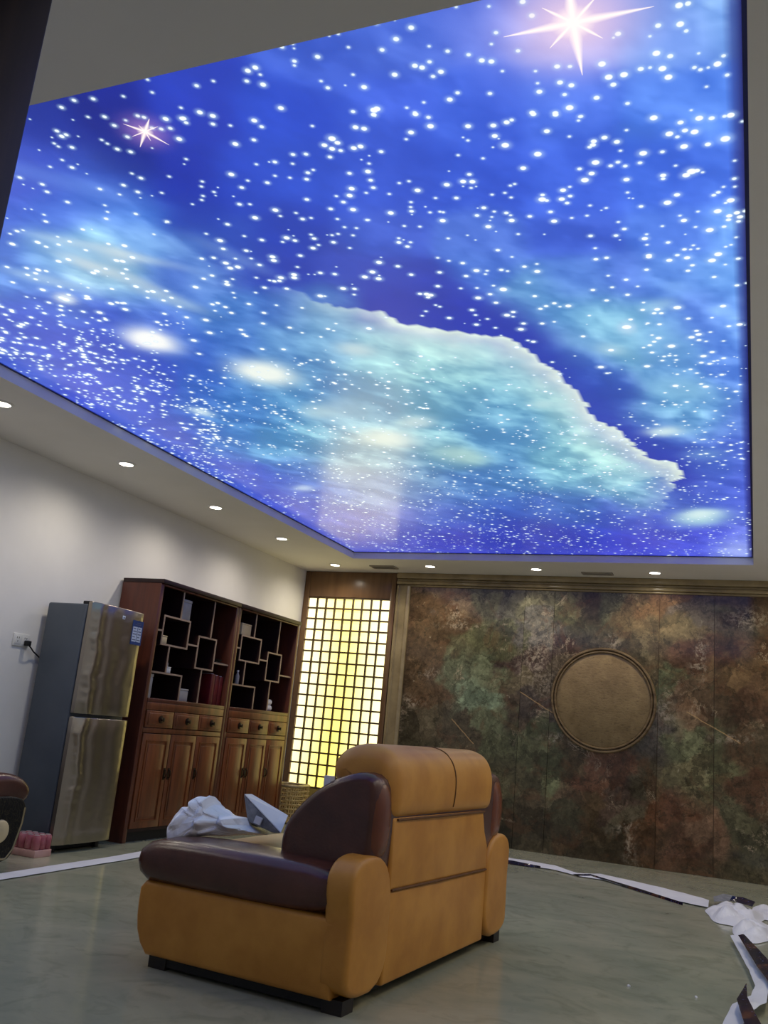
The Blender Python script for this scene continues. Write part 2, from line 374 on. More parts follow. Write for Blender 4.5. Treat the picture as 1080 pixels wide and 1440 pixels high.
uvw = UV + wob * [26, 26] + fine * [16, 13]
# bright rim of the big cloud with the dark gap outside it
E2 = np.array(EDGE, float)
dist = np.full(len(UV), 1e9); side = np.zeros(len(UV)); along = np.zeros(len(UV))
for i in range(len(E2) - 1):
    a, b = E2[i], E2[i + 1]; ab = b - a; t = np.clip(((uvw - a) @ ab) / (ab @ ab), 0, 1)
    q = a + t[:, None] * ab; d = np.linalg.norm((uvw - q) * [1, 1.25], axis=1); m = d < dist
    dist[m] = d[m]; side[m] = (ab[0] * (uvw[m, 1] - a[1]) - ab[1] * (uvw[m, 0] - a[0])); along[m] = (i + t[m]) / (len(E2) - 1)
ins = side > 0
am = np.clip((along - .02) / .22, 0, 1) * np.clip((1.02 - along) / .05, 0, 1)
ki = np.where(ins, (.80 * np.exp(-(dist / 30) ** 1.3) + .30 * np.exp(-dist / 90)) * am, 0)[:, None]
ko = np.where(~ins, .75 * np.exp(-(dist / 26) ** 1.5) * am, 0)[:, None]
rim = np.array([226, 242, 242]) - 30 * (fbm(GX.ravel() * 8, GY.ravel() * 8, 21)[:, None])
colr = colr * (1 - ki) + rim * ki
colr = colr * (1 - ko) + np.array([44, 60, 178]) * ko
for row in BLOBS.replace('\n', '').split(';'):
    u, v, rx, ry, an, cr, cg, cb, k = [float(q) for q in row.split()]
    ca, sa = math.cos(math.radians(an)), math.sin(math.radians(an)); d = UV + wob * [14, 6] - [u, v]
    q = np.hypot((d[:, 0] * ca + d[:, 1] * sa) / rx, (-d[:, 0] * sa + d[:, 1] * ca) / ry)
    al = np.clip(k * np.exp(-q ** 2.6 * .85), 0, 1)[:, None]
    colr = colr * (1 - al) + np.array([cr, cg, cb]) * al
edge_shade = np.clip((px1 - GX.ravel()) / .045, 0, 1)[:, None]; colr = colr * edge_shade + np.array([22, 30, 110]) * (1 - edge_shade)  # shade along the right edge, painted into the print colour as navy
colr = np.clip(colr, 8, 255)
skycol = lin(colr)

# stars: photo positions of the clear ones "x y size" in six windows, then a random dusting
STARS = [(0, 160, 4, '320 97 3 372 118 3 292 133 1 305 167 2 328 184 2 405 189 3 440 127 1 588 17 3 643 66 3 707 37 2 717 130 3 775 12 3 810 20 3 855 80 3 907 86 3 958 82 3 932 29 4 1025 27 4 1047 50 3 1008 142 4 856 193 1 572 147 2 604 168 2 660 199 3 735 214 3 350 260 2 282 298 2 405 302 3 437 284 1 488 337 1 220 204 1 112 359 3 132 398 1 238 397 3 265 439 3 185 420 1 380 497 3 562 423 3 695 402 3 673 454 2 742 336 2 793 362 3 775 440 3 790 473 1 855 461 1 910 445 2 952 353 2 590 515 2 605 552 2 597 590 3 248 568 2 258 606 3 96 660 3 130 655 2 57 675 2 70 733 4 212 723 4 260 748 3 325 692 2 330 736 3 392 719 3 466 651 3 517 650 1 483 767 3 610 732 3 700 742 4 140 535 1 40 587 1 940 607 3 866 678 2 1047 255 2 1036 283 1 495 18 2 410 34 1 4 460 2'),
 (270, 160, 4, '117 12 4 118 58 3 216 66 2 350 38 4 392 73 3 348 147 3 244 170 4 568 229 3 641 227 3 566 281 2 466 271 3 434 271 1 362 284 2 221 341 4 280 415 3 314 376 2 424 388 3 467 349 2 551 360 2 652 332 3 682 316 2 645 368 3 788 140 5 818 163 4 745 177 4 788 197 4 836 207 3 776 243 3 920 76 4 968 84 4 910 193 4 948 184 4 1064 213 3 677 69 2 1022 5 4 886 335 3 990 325 4 1005 374 3 1020 416 3 980 445 2 898 421 4 887 460 4 852 497 3 906 539 4 812 463 2 780 535 3 646 482 3 469 542 4 497 575 2 355 585 4 267 509 3 326 509 2 58 381 2 53 409 2 62 462 2 55 485 2 124 440 2 133 460 1 200 622 3 148 592 1 158 713 4 80 675 2 176 760 3 294 688 2 305 770 3 393 710 3 622 592 3 670 586 2 585 558 2 532 698 4 510 721 2 579 713 3 687 702 3 670 680 2 712 738 2 796 723 3 788 683 2 822 676 2 992 597 2 858 638 2 925 643 2 906 684 2 818 592 2 996 280 2 997 236 1 953 258 1'),
 (540, 160, 4, '177 2 4 250 20 3 152 105 4 125 143 2 473 70 4 472 150 2 615 66 4 623 125 4 690 48 4 718 35 3 682 177 5 916 98 4 865 227 5 783 306 4 965 5 4 840 2 4 1043 128 2 557 251 2 417 233 2 480 341 3 445 381 4 497 382 4 490 417 2 518 409 1 445 408 1 353 399 4 407 474 3 290 474 2 189 431 4 86 390 2 30 451 2 38 558 4 152 497 2 150 525 2 155 548 3 233 523 1 259 555 2 315 551 2 333 554 2 330 601 4 114 631 2 202 635 2 83 700 2 82 721 2 110 709 1 132 747 3 361 701 2 515 710 1 523 572 3 587 635 4 597 600 1 620 550 2 688 558 3 712 571 2 718 600 4 735 395 2 711 404 2 680 445 2 715 471 2 608 455 2 820 577 3 890 482 5 892 457 3 915 488 3 937 552 3 957 604 4 1007 430 4 1000 480 4 1030 502 3 1047 463 3 1045 411 2 1056 586 2 755 677 2 640 767 3 902 678 1'),
 (810, 160, 4, '28 15 3 14 38 2 160 134 4 100 155 4 95 175 4 77 187 3 230 158 4 250 208 2 437 23 5 588 49 4 693 25 5 763 25 4 836 14 3 870 8 5 935 43 2 525 113 5 570 130 3 613 94 4 667 102 5 742 172 4 840 141 6 378 222 5 486 214 3 360 276 3 110 274 5 195 293 3 236 272 3 277 294 3 88 336 4 50 373 5 20 310 3 284 370 4 560 292 2 650 325 6 620 345 5 680 320 4 712 329 2 490 347 4 490 365 3 568 456 4 515 500 5 892 264 2 890 365 3 893 410 2 800 442 3 775 458 3 830 411 2 870 487 5 797 548 5 862 574 4 905 557 4 922 580 4 950 547 3 914 605 3 752 654 5 833 635 3 607 600 4 585 573 2 366 521 3 79 516 2 170 530 2 143 543 1 62 573 2 290 443 2 298 474 1 320 476 1 238 609 2 272 648 3 225 685 3 387 702 4 397 678 2 399 737 2 518 724 3 610 763 3 645 763 2 686 759 2 660 740 2 800 790 5 872 737 2 842 748 2 900 695 2 672 637 2 686 550 2 486 632 2 82 687 3 108 756 2 284 92 2 615 678 1 410 797 4 570 795 3'),
 (540, 0, 2, '203 19 2 30 57 1 34 110 4 127 130 2 179 144 3 238 154 3 87 185 4 107 190 4 128 174 3 160 202 4 138 215 3 30 210 4 275 170 4 302 173 4 315 92 3 302 124 2 377 143 3 333 200 2 295 18 2 390 5 4 416 44 4 185 280 4 207 261 3 298 263 3 87 317 3 64 303 2 112 288 2 426 200 2 487 187 4 523 187 3 432 234 2 437 258 4 495 232 4 527 240 4 508 266 3 613 180 5 632 217 5 675 210 5 645 238 4 722 194 4 598 275 4 685 291 3 771 72 4 833 68 5 850 87 3 830 15 5 855 10 4 766 150 5 805 158 4 783 193 5 800 217 5 748 102 2 873 190 3 890 196 3 912 190 2 938 180 5 955 157 3 965 211 3 885 150 2 907 244 2 417 317 4 482 318 4 522 303 5 552 328 3 125 330 2 757 331 4'),
 (0, 0, 2, '208 282 3 173 302 3 262 278 3 347 271 2 428 260 2 415 224 2 553 241 3 600 228 2 697 199 4 718 190 4 732 210 2 694 228 3 740 238 4 828 172 3 828 184 2 903 228 2 922 247 3 980 133 2 951 95 2 793 132 3 823 123 2 993 210 2 1024 245 4 790 304 4 598 326 3 562 316 4 599 349 3 509 303 2 516 333 4 993 314 3 1052 310 5 1058 65 3 971 240 1'),
 (540, 360, 4, '78 58 3 153 105 3 302 10 2 365 27 2 443 40 3 520 82 4 571 102 2 580 83 2 462 113 3 313 92 3 303 170 3 203 213 3 240 215 4 262 220 4 248 232 3 236 311 2 314 285 2 367 349 3 432 182 2 523 180 2 495 304 3 515 332 2 520 386 3 582 354 2 530 236 4 597 215 3 671 188 5 630 263 3 616 167 2 660 78 3 695 85 2 790 60 3 860 45 2 862 87 4 812 149 3 848 226 3 880 297 3 912 282 3 958 266 3 990 285 2 1037 281 4 890 380 3 785 380 3 770 412 4 727 315 3 692 333 4 726 341 2 627 404 2 810 475 2 840 482 3 958 370 2'),
 (810, 360, 4, '172 10 3 410 5 4 525 24 4 625 10 4 655 52 3 630 83 3 397 77 3 765 25 5 912 15 3 840 48 2 777 118 3 905 165 3 960 152 2 181 111 2 282 133 3 347 171 2 95 191 3 172 250 3 290 218 3 827 282 4 380 262 2 375 303 3 457 300 4 440 322 3 480 322 3 570 290 5 307 357 3 285 400 6 470 384 3 632 352 3 765 347 2 920 385 4 860 395 3 678 421 3 690 441 4 650 457 4 692 473 3 732 480 2 756 428 2 428 445 2 465 462 4 440 482 3 415 502 3 380 515 2 428 543 3 537 507 5 717 563 4 705 600 3 752 606 3 830 478 2 197 530 4 140 625 4 75 335 2 40 452 3 820 668 3 400 620 4 570 665 2 730 735 4 900 762 3 560 730 4'),
 (0, 360, 4, '40 62 3 150 68 3 155 106 3 335 172 3 240 190 4 72 148 3 370 245 5 345 235 4 275 262 3 150 230 2 218 282 2 250 322 3 468 313 3 560 318 4 595 358 3 590 350 2 330 30 4 385 20 4 525 95 4 545 85 4 595 72 3 655 25 4 690 30 4 745 8 4 710 75 3 690 98 3 715 128 3 765 172 4 860 200 4 830 200 3 935 197 3 965 235 3 920 250 3 1010 285 3 925 325 3 885 372 3 938 388 2 1050 345 3 705 300 4 625 268 4 660 262 3 700 265 3 490 228 4 485 240 3 630 185 3 405 190 2 495 178 2 215 78 4 260 85 3 175 345 3 125 385 4 110 395 4 150 378 3 105 465 3 140 458 3 118 435 2 205 462 3 110 490 3 175 500 3 95 530 2 175 548 4 160 548 3 20 530 4 10 545 4 30 330 3 10 285 3 68 313 3 12 405 2'),
 (270, 360, 4, '55 15 3 122 10 3 190 40 4 215 68 4 258 62 4 245 15 2 333 14 2 380 50 3 453 5 4 460 25 4 574 105 4 575 122 4 500 122 4 492 140 3 463 142 3 437 137 2 362 122 2 408 178 3 533 184 3 655 103 1 690 104 1 722 95 3 803 102 3 850 183 4 914 185 3 912 217 2 1052 36 4 1015 90 4 972 118 4 1050 128 4 722 225 4 747 226 2 593 62 2 113 110 3 66 128 3 20 175 4 198 160 4 195 145 3 229 130 2 232 207 2 358 206 2 320 270 3 475 277 2 405 320 3 400 380 3 550 403 3 115 272 3 145 265 3 188 287 3 130 308 2 222 320 3 78 360 4 100 432 4 275 415 3 290 440 3 305 450 3 395 523 3 515 525 3 620 432 2 765 410 3 797 420 2 810 380 2 725 455 2 995 408 4 40 550 3 10 475 4')]
RAD = {1: 1.5, 2: 2.4, 3: 3.3, 4: 4.3, 5: 5.4, 6: 6.6}
stars = []
for ox, oy, sc, txt in STARS:
    q = [float(a) for a in txt.split()]
    for i in range(0, len(q), 3):
        P = at(ox + q[i] / sc, oy + q[i + 1] / sc, 2, ZP)
        dep = float(ROT[2] @ (P - CAM)); stars.append((P[0], P[1], RAD[int(q[i + 2])] * dep / F_PX * .98))
g = np.random.default_rng(5)
cnt = 0
while cnt < 3300:
    n = 6000; xs = g.uniform(px0, px1, n); ys = g.uniform(py0, py1, n); rr = g.random(n) ** 2.2
    uv = proj(np.stack([xs, ys, np.full(n, ZP)], 1))
    keep = np.where(uv[:, 1] < 355, .02, np.where(uv[:, 1] < 450, .12, .55))
    keep = np.where((uv[:, 0] > 270) & (uv[:, 1] < 500) , .05, keep)
    clus = np.exp(-(((uv[:, 1] - (500 + uv[:, 0] * .535)) + 45) / 55) ** 2) * (uv[:, 0] < 330)
    keep = np.clip(keep + clus * .95, 0, 1)
    clump = fbm(xs * 4 + 9, ys * 4, 33); keep = keep * np.clip((clump - .30) * 3.2, .15, 1)
    ok = g.random(n) < keep
    for x, y, q, c in zip(xs[ok], ys[ok], rr[ok], clus[ok]):
        stars.append((x, y, .0032 + .0082 * q + .003 * c)); cnt += 1
S = np.array(stars); S = S[(S[:, 0] > px0 - .01) & (S[:, 0] < px1 + .01) & (S[:, 1] > py0 - .01)]
S = S[np.argsort(-S[:, 2])]
NS = 7
slots = np.zeros((NS, NX * NY, 3)); used = np.zeros(NX * NY, int); slots[:, :, 2] = 1e-4; slots[:, :, :2] = 99.0
cw = (px1 - px0) / NX; ch = (py1 - py0) / NY
for x, y, rr in S:
    R = rr * 2.9
    for i in range(max(0, int((x - R - px0) / cw)), min(NX - 1, int((x + R - px0) / cw)) + 1):
        for j in range(max(0, int((y - R - py0) / ch)), min(NY - 1, int((y + R - py0) / ch)) + 1):
            k = i * NY + j
            if used[k] < NS: slots[used[k], k] = (x, y, rr); used[k] += 1
me = bpy.data.meshes.new('stretch_ceiling')
me.vertices.add(len(P3)); me.vertices.foreach_set('co', P3.astype('f4').ravel())
I, J = np.meshgrid(np.arange(NX), np.arange(NY), indexing='ij'); b0 = (I * (NY + 1) + J).ravel()
quads = np.stack([b0, b0 + 1, b0 + NY + 2, b0 + NY + 1], 1)       # normal faces down
me.loops.add(quads.size); me.loops.foreach_set('vertex_index', quads.astype('i4').ravel())
me.polygons.add(len(quads)); me.polygons.foreach_set('loop_start', (np.arange(len(quads)) * 4).astype('i4'))
me.update(calc_edges=True)
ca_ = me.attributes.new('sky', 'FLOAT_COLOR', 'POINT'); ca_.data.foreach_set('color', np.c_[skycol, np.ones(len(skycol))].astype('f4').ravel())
for k in range(NS):
    a_ = me.attributes.new('star%d' % k, 'FLOAT_VECTOR', 'FACE'); a_.data.foreach_set('vector', slots[k].astype('f4').ravel())

def print_mat():
    t = NT('backlit_sky_print'); pos = t.coord('Object'); x, y, z = t.sep(pos)
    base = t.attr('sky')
    core = halo = None
    for k in range(NS):
        sx, sy, sr = t.sep(t.attr('star%d' % k, 'Vector'))
        dx = t.math('SUBTRACT', x, sx); dy = t.math('SUBTRACT', y, sy)
        d = t.math('DIVIDE', t.math('SQRT', t.math('ADD', t.math('MULTIPLY', dx, dx), t.math('MULTIPLY', dy, dy))), sr)
        c = t.math('MULTIPLY', t.math('SUBTRACT', 1.15, d), 2.6, clamp=True)
        h = t.math('POWER', t.math('MULTIPLY', t.math('SUBTRACT', 2.9, d), .40, clamp=True), 2.0)
        c = t.math('MULTIPLY', c, t.math('MULTIPLY_ADD', sr, 70.0, .30, clamp=True)); core = c if core is None else t.math('MAXIMUM', core, c); halo = h if halo is None else t.math('MAXIMUM', halo, h)
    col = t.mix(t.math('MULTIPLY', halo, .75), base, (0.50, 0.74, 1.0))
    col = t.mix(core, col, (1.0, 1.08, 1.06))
    # two eight-pointed glints printed on the film
    def burst(cu, cv, spikes, glow_r, tint, gain):
        nonlocal col
        Cc = at(cu, cv, 2, ZP); tot = None
        dx = t.math('SUBTRACT', x, float(Cc[0])); dy = t.math('SUBTRACT', y, float(Cc[1]))
        for (u1, v1, w) in spikes:
            Q = at(u1, v1, 2, ZP) - Cc; L = math.hypot(Q[0], Q[1]); cx, cy = Q[0] / L, Q[1] / L
            al = t.math('ADD', t.math('MULTIPLY', dx, float(cx)), t.math('MULTIPLY', dy, float(cy)))
            pe = t.math('ABSOLUTE', t.math('SUBTRACT', t.math('MULTIPLY', dx, float(cy)), t.math('MULTIPLY', dy, float(cx))))
            tp = t.math('SUBTRACT', 1.0, t.math('DIVIDE', al, L), clamp=True)        # tapering needle
            on = t.math('GREATER_THAN', al, -.01)
            wd = t.math('MULTIPLY', tp, w)
            v_ = t.math('MULTIPLY', t.math('SUBTRACT', 1.15, t.math('DIVIDE', pe, t.math('ADD', wd, .0008)), clamp=True), on)
            v_ = t.math('MULTIPLY', v_, t.math('GREATER_THAN', tp, .001))
            tot = v_ if tot is None else t.math('MAXIMUM', tot, v_)
        rr_ = t.math('SQRT', t.math('ADD', t.math('MULTIPLY', dx, dx), t.math('MULTIPLY', dy, dy)))
        gl = t.math('POWER', t.math('SUBTRACT', 1.0, t.math('DIVIDE', rr_, glow_r), clamp=True), 2.2)
        col = t.mix(t.math('MULTIPLY', gl, gain), col, tint)
        hot = t.math('SUBTRACT', 1.25, t.math('DIVIDE', rr_, glow_r * .17), clamp=True)
        col = t.mix(t.math('MAXIMUM', tot, hot), col, (1.15, 1.0, .97))
    burst(806, 32, [(920, 9, .020), (708, 52, .020), (819, 106, .022), (797, -40, .022), (848, 54, .012), (773, 68, .012), (762, 11, .012), (838, -4, .012)], .27, (1.0, .72, .84), 1.0)
    burst(204, 185, [(173, 174, .010), (238, 204, .010), (210, 167, .010), (197, 207, .010), (212, 198, .005), (195, 176, .005), (222, 178, .005), (186, 192, .005)], .13, (.62, .32, .62), .55)
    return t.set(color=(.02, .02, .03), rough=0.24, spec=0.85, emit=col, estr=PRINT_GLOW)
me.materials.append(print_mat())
sc_ = bpy.data.objects.new('stretch_ceiling', me); COL.objects.link(sc_)
tag(sc_, 'glowing blue starry night sky print stretched across the ceiling tray', 'ceiling panel')

# ------------------------------------------------------------------ back wall of marble
wb = structure(box('wall_back', (XL - .12, YB, 0), (XR + .12, YB + .12, 3.0), M['brown_panel']))
STONE = '''600 850 88 66 50;640 850 100 84 66;680 845 88 88 68;720 850 80 80 72;755 850 98 98 80;600 900 78 60 44;640 880 82 62 46;680 890 90 94 68;725 900 84 88 64;758 890 84 84 84;755 920 54 42 44;590 960 70 54 40;615 940 76 58 42;640 950 88 98 76;670 985 104 124 102;665 960 100 118 96;700 950 88 98 76;725 960 82 74 58;755 980 46 40 40;590 1010 70 64 52;640 1030 62 56 44;700 1010 84 92 70;700 1040 76 82 60;755 1030 50 56 40;800 850 88 88 66;830 850 72 60 48;860 850 92 92 72;890 860 92 76 54;930 850 94 70 48;990 870 78 70 66;1030 860 66 54 44;1060 870 58 54 44;960 900 88 76 56;985 930 74 52 40;1040 950 102 80 56;1075 930 84 60 44;950 970 84 92 68;1000 990 90 72 56;1050 1000 74 52 40;770 1060 76 82 60;800 1050 72 60 44;850 1075 80 52 40;920 1030 74 70 66;980 1040 86 92 68;1050 1060 80 68 52;770 1100 82 90 64;740 1100 64 62 46;810 1110 72 58 44;870 1110 62 50 46;905 1090 60 56 46;960 1090 92 88 64;1010 1090 92 94 68;1060 1110 76 52 40;740 1150 58 50 38;790 1150 68 66 50;840 1160 68 54 40;880 1150 74 70 58;930 1150 92 58 42;910 1180 70 48 34;985 1170 112 84 68;1030 1160 66 66 50;1070 1190 60 60 46;720 1170 46 42 32;960 1200 74 48 36;850 1190 56 48 36;780 950 60 52 44;720 1000 62 52 44'''
def marble_mat():
    t = NT('green_brown_polished_marble'); v = t.coord('Object', (1, 1, 1))
    base = t.attr('stone')
    n1 = t.noise(v, 6.5, 10, .72, .8); n2 = t.noise(v, 11, 8, .7, .8); n3 = t.noise(v, 2.4, 8, .66, 1.2); n4 = t.noise(v, 30, 6, .7)
    wn = t.n('ShaderNodeTexNoise'); t.put(wn.inputs['Vector'], v); wn.inputs['Scale'].default_value = 3.2; wn.inputs['Detail'].default_value = 9; wn.inputs['Roughness'].default_value = .68
    sb = t.n('ShaderNodeVectorMath'); sb.operation = 'MULTIPLY_ADD'; t.put(sb.inputs[0], wn.outputs['Color']); sb.inputs[1].default_value = (.55, .55, .55); t.put(sb.inputs[2], v)
    def vor(scale, feature):
        q = t.n('ShaderNodeTexVoronoi'); q.feature = feature; q.inputs['Scale'].default_value = scale; t.put(q.inputs['Vector'], sb.outputs[0]); return q.outputs
    c1, c2 = vor(3.2, 'F1')['Color'], vor(9.0, 'F1')['Color']
    e1, e2 = vor(3.2, 'DISTANCE_TO_EDGE')['Distance'], vor(9.0, 'DISTANCE_TO_EDGE')['Distance']
    base = t.mix(1.0, base, t.ramp(t.sep(c1)[0], [(0.0, .72), (1.0, 1.40)]), 'MULTIPLY')
    base = t.mix(1.0, base, t.ramp(t.sep(c2)[1], [(0.0, .80), (1.0, 1.30)]), 'MULTIPLY')
    col = t.mix(1.0, base, t.ramp(n1, [(.32, .55), (.68, 1.5)]), 'MULTIPLY')
    col = t.mix(t.math('MULTIPLY', t.ramp(n3, [(.55, 0.0), (.60, 1.0)]), .30), col, tuple(lin((88, 58, 40))))
    col = t.mix(t.math('MULTIPLY', t.ramp(n2, [(.38, 1.0), (.43, 0.0)]), .55), col, tuple(lin((44, 42, 34))))
    col = t.mix(1.0, col, t.ramp(n4, [(.3, .75), (.7, 1.3)]), 'MULTIPLY')
    vein = t.math('ABSOLUTE', t.math('SUBTRACT', t.noise(v, 3.4, 8, .7, .7), .5))
    mask = t.ramp(t.noise(v, 2.6, 4), [(.56, 0.0), (.66, 1.0)])
    vv = t.math('MULTIPLY', t.ramp(vein, [(.002, 1.0), (.016, 0.0)]), t.math('MULTIPLY', mask, .6))
    col = t.mix(vv, col, tuple(lin((180, 164, 142))))
    col = t.mix(t.math('MULTIPLY', t.ramp(e1, [(.0, 1.0), (.035, 0.0)]), .55), col, tuple(lin((38, 36, 28))))
    col = t.mix(t.math('MULTIPLY', t.ramp(e2, [(.0, 1.0), (.06, 0.0)]), .30), col, tuple(lin((42, 40, 32))))
    cr = t.math('MULTIPLY', t.attr('stone', 'Alpha'), t.ramp(t.noise(v, 24, 8, .75, .5), [(.47, 0.0), (.62, 1.0)]))
    col = t.mix(t.math('MULTIPLY', cr, .62), col, tuple(lin((176, 164, 148))))
    chip = t.math('MULTIPLY', t.ramp(n2, [(.62, 0.0), (.66, 1.0)]), t.ramp(n1, [(.54, 0.0), (.60, 1.0)]))
    col = t.mix(t.math('MULTIPLY', chip, .45), col, tuple(lin((168, 160, 140))))
    x, y, z = t.sep(t.n('ShaderNodeNewGeometry').outputs['Position'])
    for (xa, za, xb, zb) in ((-2.20, 1.505, -1.86, 1.32), (-.60, 1.43, -.13, 1.185), (-2.9, 1.18, -2.65, .95)):
        L = math.hypot(xb - xa, zb - za); cx, cz = (xb - xa) / L, (zb - za) / L
        dx = t.math('SUBTRACT', x, xa); dz = t.math('SUBTRACT', z, za)
        al = t.math('ADD', t.math('MULTIPLY', dx, cx), t.math('MULTIPLY', dz, cz))
        pe = t.math('ABSOLUTE', t.math('ADD', t.math('SUBTRACT', t.math('MULTIPLY', dx, cz), t.math('MULTIPLY', dz, cx)), t.math('MULTIPLY', t.math('SUBTRACT', n1, .5), .03)))
        on = t.math('MULTIPLY', t.math('GREATER_THAN', al, 0.0), t.math('LESS_THAN', al, L))
        ln = t.math('MULTIPLY', t.math('SUBTRACT', 1.0, t.math('DIVIDE', pe, .007), clamp=True), on)
        col = t.mix(t.math('MULTIPLY', ln, .8), col, tuple(lin((168, 140, 100))))
    col = t.mix(1.0, col, (1.62, 1.56, 1.32), 'MULTIPLY')
    return t.set(color=col, rough=0.09, spec=0.36)
M['marble'] = marble_mat()
CRYSTAL = [(636, 866, 12, 16), (648, 882, 32, 5), (755, 925, 22, 42), (764, 958, 18, 20), (1050, 868, 28, 16), (982, 940, 9, 9), (886, 1188, 7, 30), (880, 1164, 20, 7), (575, 985, 18, 8), (606, 945, 16, 7), (860, 906, 7, 13), (1076, 1140, 6, 16), (990, 925, 6, 30), (780, 1040, 24, 6), (940, 1000, 14, 14), (1030, 1040, 26, 6)]
def slab(x0, x1, z0, z1, y=YB - .03, nm='marble_slab', tint=(1, 1, 1), seed=0):
    nx = max(3, int((x1 - x0) / .02)); nz = int((z1 - z0) / .02)
    xs = np.linspace(x0, x1, nx + 1); zs = np.linspace(z0, z1, nz + 1); A, B_ = np.meshgrid(xs, zs, indexing='ij')
    pts = np.stack([A.ravel(), np.full(A.size, y), B_.ravel()], 1)
    vs = [tuple(p) for p in pts]; fs = []
    for i in range(nx):
        for j in range(nz): k = i * (nz + 1) + j; fs.append((k, k + nz + 1, k + nz + 2, k + 1))
    o = len(vs)
    vs += [(x0, YB, z0), (x1, YB, z0), (x1, YB, z1), (x0, YB, z1)]
    c0, c1, c2, c3 = 0, nx * (nz + 1), nx * (nz + 1) + nz, nz
    fs += [(o, o + 1) + tuple(i * (nz + 1) for i in range(nx, -1, -1)), tuple(i * (nz + 1) + nz for i in range(nx + 1)) + (o + 2, o + 3),
           tuple(range(c3, c0 - 1, -1)) + (o, o + 3)[0:2], tuple(range(c1, c2 + 1)) + (o + 2, o + 1)]
    mb = MB().add(vs, fs); ob = mb.build(nm, M['marble'], wb)
    n = len(ob.data.vertices); co = np.zeros(n * 3, 'f4'); ob.data.vertices.foreach_get('co', co); co = co.reshape(-1, 3).astype(float)
    w2 = np.stack([fbm(co[:, 0] * 3 + 20, co[:, 2] * 3, 51 + seed, 6) - .5, fbm(co[:, 0] * 3 + 20, co[:, 2] * 3, 61 + seed, 6) - .5], 1)
    q = co.copy(); q[:, 0] = np.clip(q[:, 0], -3.5, .15)
    cl = np.array([70, 64, 52]) * .30 + .70 * field(STONE, proj(q) + w2 * 95, 15) * np.array(tint)
    a_ = ob.data.attributes.new('stone', 'FLOAT_COLOR', 'POINT')
    uvp = proj(co) + w2 * 26; cry = np.zeros(n)
    for (cu, cv, ru, rv) in CRYSTAL: cry = np.maximum(cry, np.exp(-(((uvp[:, 0] - cu) / ru) ** 2 + ((uvp[:, 1] - cv) / rv) ** 2)))
    a_.data.foreach_set('color', np.c_[lin(np.clip(cl, 0, 255)), cry].astype('f4').ravel())
    return ob
gp = .0018
SX = [-3.47, -2.197, -1.890, -0.860, -0.357, 0.72]
for i in range(5):
    for (za, zb) in ((0.0, 2.545),):
        slab(SX[i] + gp, SX[i + 1] - gp, za + .002, zb - gp, y=YB - .03 - .0012 * (i % 2), seed=i)
# stone frame: pilasters and the stepped head moulding
for (xa, xb) in ((-3.63, -3.47), (0.72, 0.88)):
    MB().cushion([(xa, YB), (xb, YB), (xb, YB - .055), (xb - .03, YB - .075), (xb - .035, YB - .06), (xa + .035, YB - .06), (xa + .03, YB - .075), (xa, YB - .06)], 0, 2.55, axis=2, r=.002, nr=1, nm=1, smooth=0).build('pilaster', M['trim_beige'], wb)
for (z0, z1, yy) in ((2.545, 2.565, .05), (2.567, 2.60, .075), (2.602, 2.628, .06), (2.63, 2.689, .085)):
    box('head_moulding', (-3.63, YB - yy, z0), (0.88, YB, z1), M['trim_beige'], wb, bevel=.006)
# round stone medallion with a double rim
cxm, czm = -1.375, 1.485
def medallion_mat():
    t = NT('beige_pitted_medallion'); v = t.coord('Object')
    a = t.noise(v, 6, 8, .65, .6); b = t.noise(t.coord('Object', (1, 1, 2.2)), 26, 5, .7)
    col = t.mix(t.ramp(a, [(.3, 0.0), (.7, 1.0)]), tuple(lin((122, 100, 62))), tuple(lin((158, 134, 88))))
    col = t.mix(t.math('MULTIPLY', t.ramp(b, [(.34, 1.0), (.44, 0.0)]), .55), col, tuple(lin((86, 66, 42))))
    t.bump(b, .35, .01)
    return t.set(color=col, rough=.4, spec=.4)
md = MB().frust([(.0005, -.052), (.44, -.052), (.452, -.046), (.452, .0)], 64, True, (cxm, YB, czm), 1).build('medallion', medallion_mat(), wb, smooth=True)
for (ra, rb) in ((.452, .474), (.478, .505)):
    pr = [(ra, 0), (ra, -.052), (ra + .3 * (rb - ra), -.064), (ra + .7 * (rb - ra), -.064), (rb, -.050), (rb, 0)]
    MB().frust(pr, 72, False, (cxm, YB, czm), 1).build('rim', M['trim_brown'], md, smooth=True)

# ------------------------------------------------------------------ backlit lattice screen
LX0, LX1, LZ0, LZ1 = -4.69, -3.692, 0.335, 2.388
ls = thing('lattice_screen', 'tall backlit lattice screen of glowing yellow glass squares set in brown wood', 'screen', (-4.19, YB - .03, 0))
def loc(p, o): return tuple(a - b for a, b in zip(p, o.location))
def lbox(nm, a, b, mat, par, root, bevel=0.0): return box(nm, loc(a, root), loc(b, root), mat, par, bevel)
lbox('frame_stile', (XL + .005, YB - .07, 0.0), (LX0, YB - .0, 2.685), M['brown_panel'], ls, ls, .004)
lbox('frame_stile', (LX1, YB - .07, 0.0), (-3.635, YB - .0, 2.685), M['brown_panel'], ls, ls, .004)
lbox('head_panel', (LX0 + .001, YB - .066, LZ1), (LX1 - .001, YB - .0, 2.685), M['brown_panel'], ls, ls, .003)
lbox('base_panel', (LX0 + .001, YB - .066, 0), (LX1 - .001, YB - .0, LZ0), M['olive'], ls, ls, .003)
NC, NR = 9, 17
bw = .018
pw = (LX1 - LX0) / NC; ph = (LZ1 - LZ0) / NR
pane0 = None
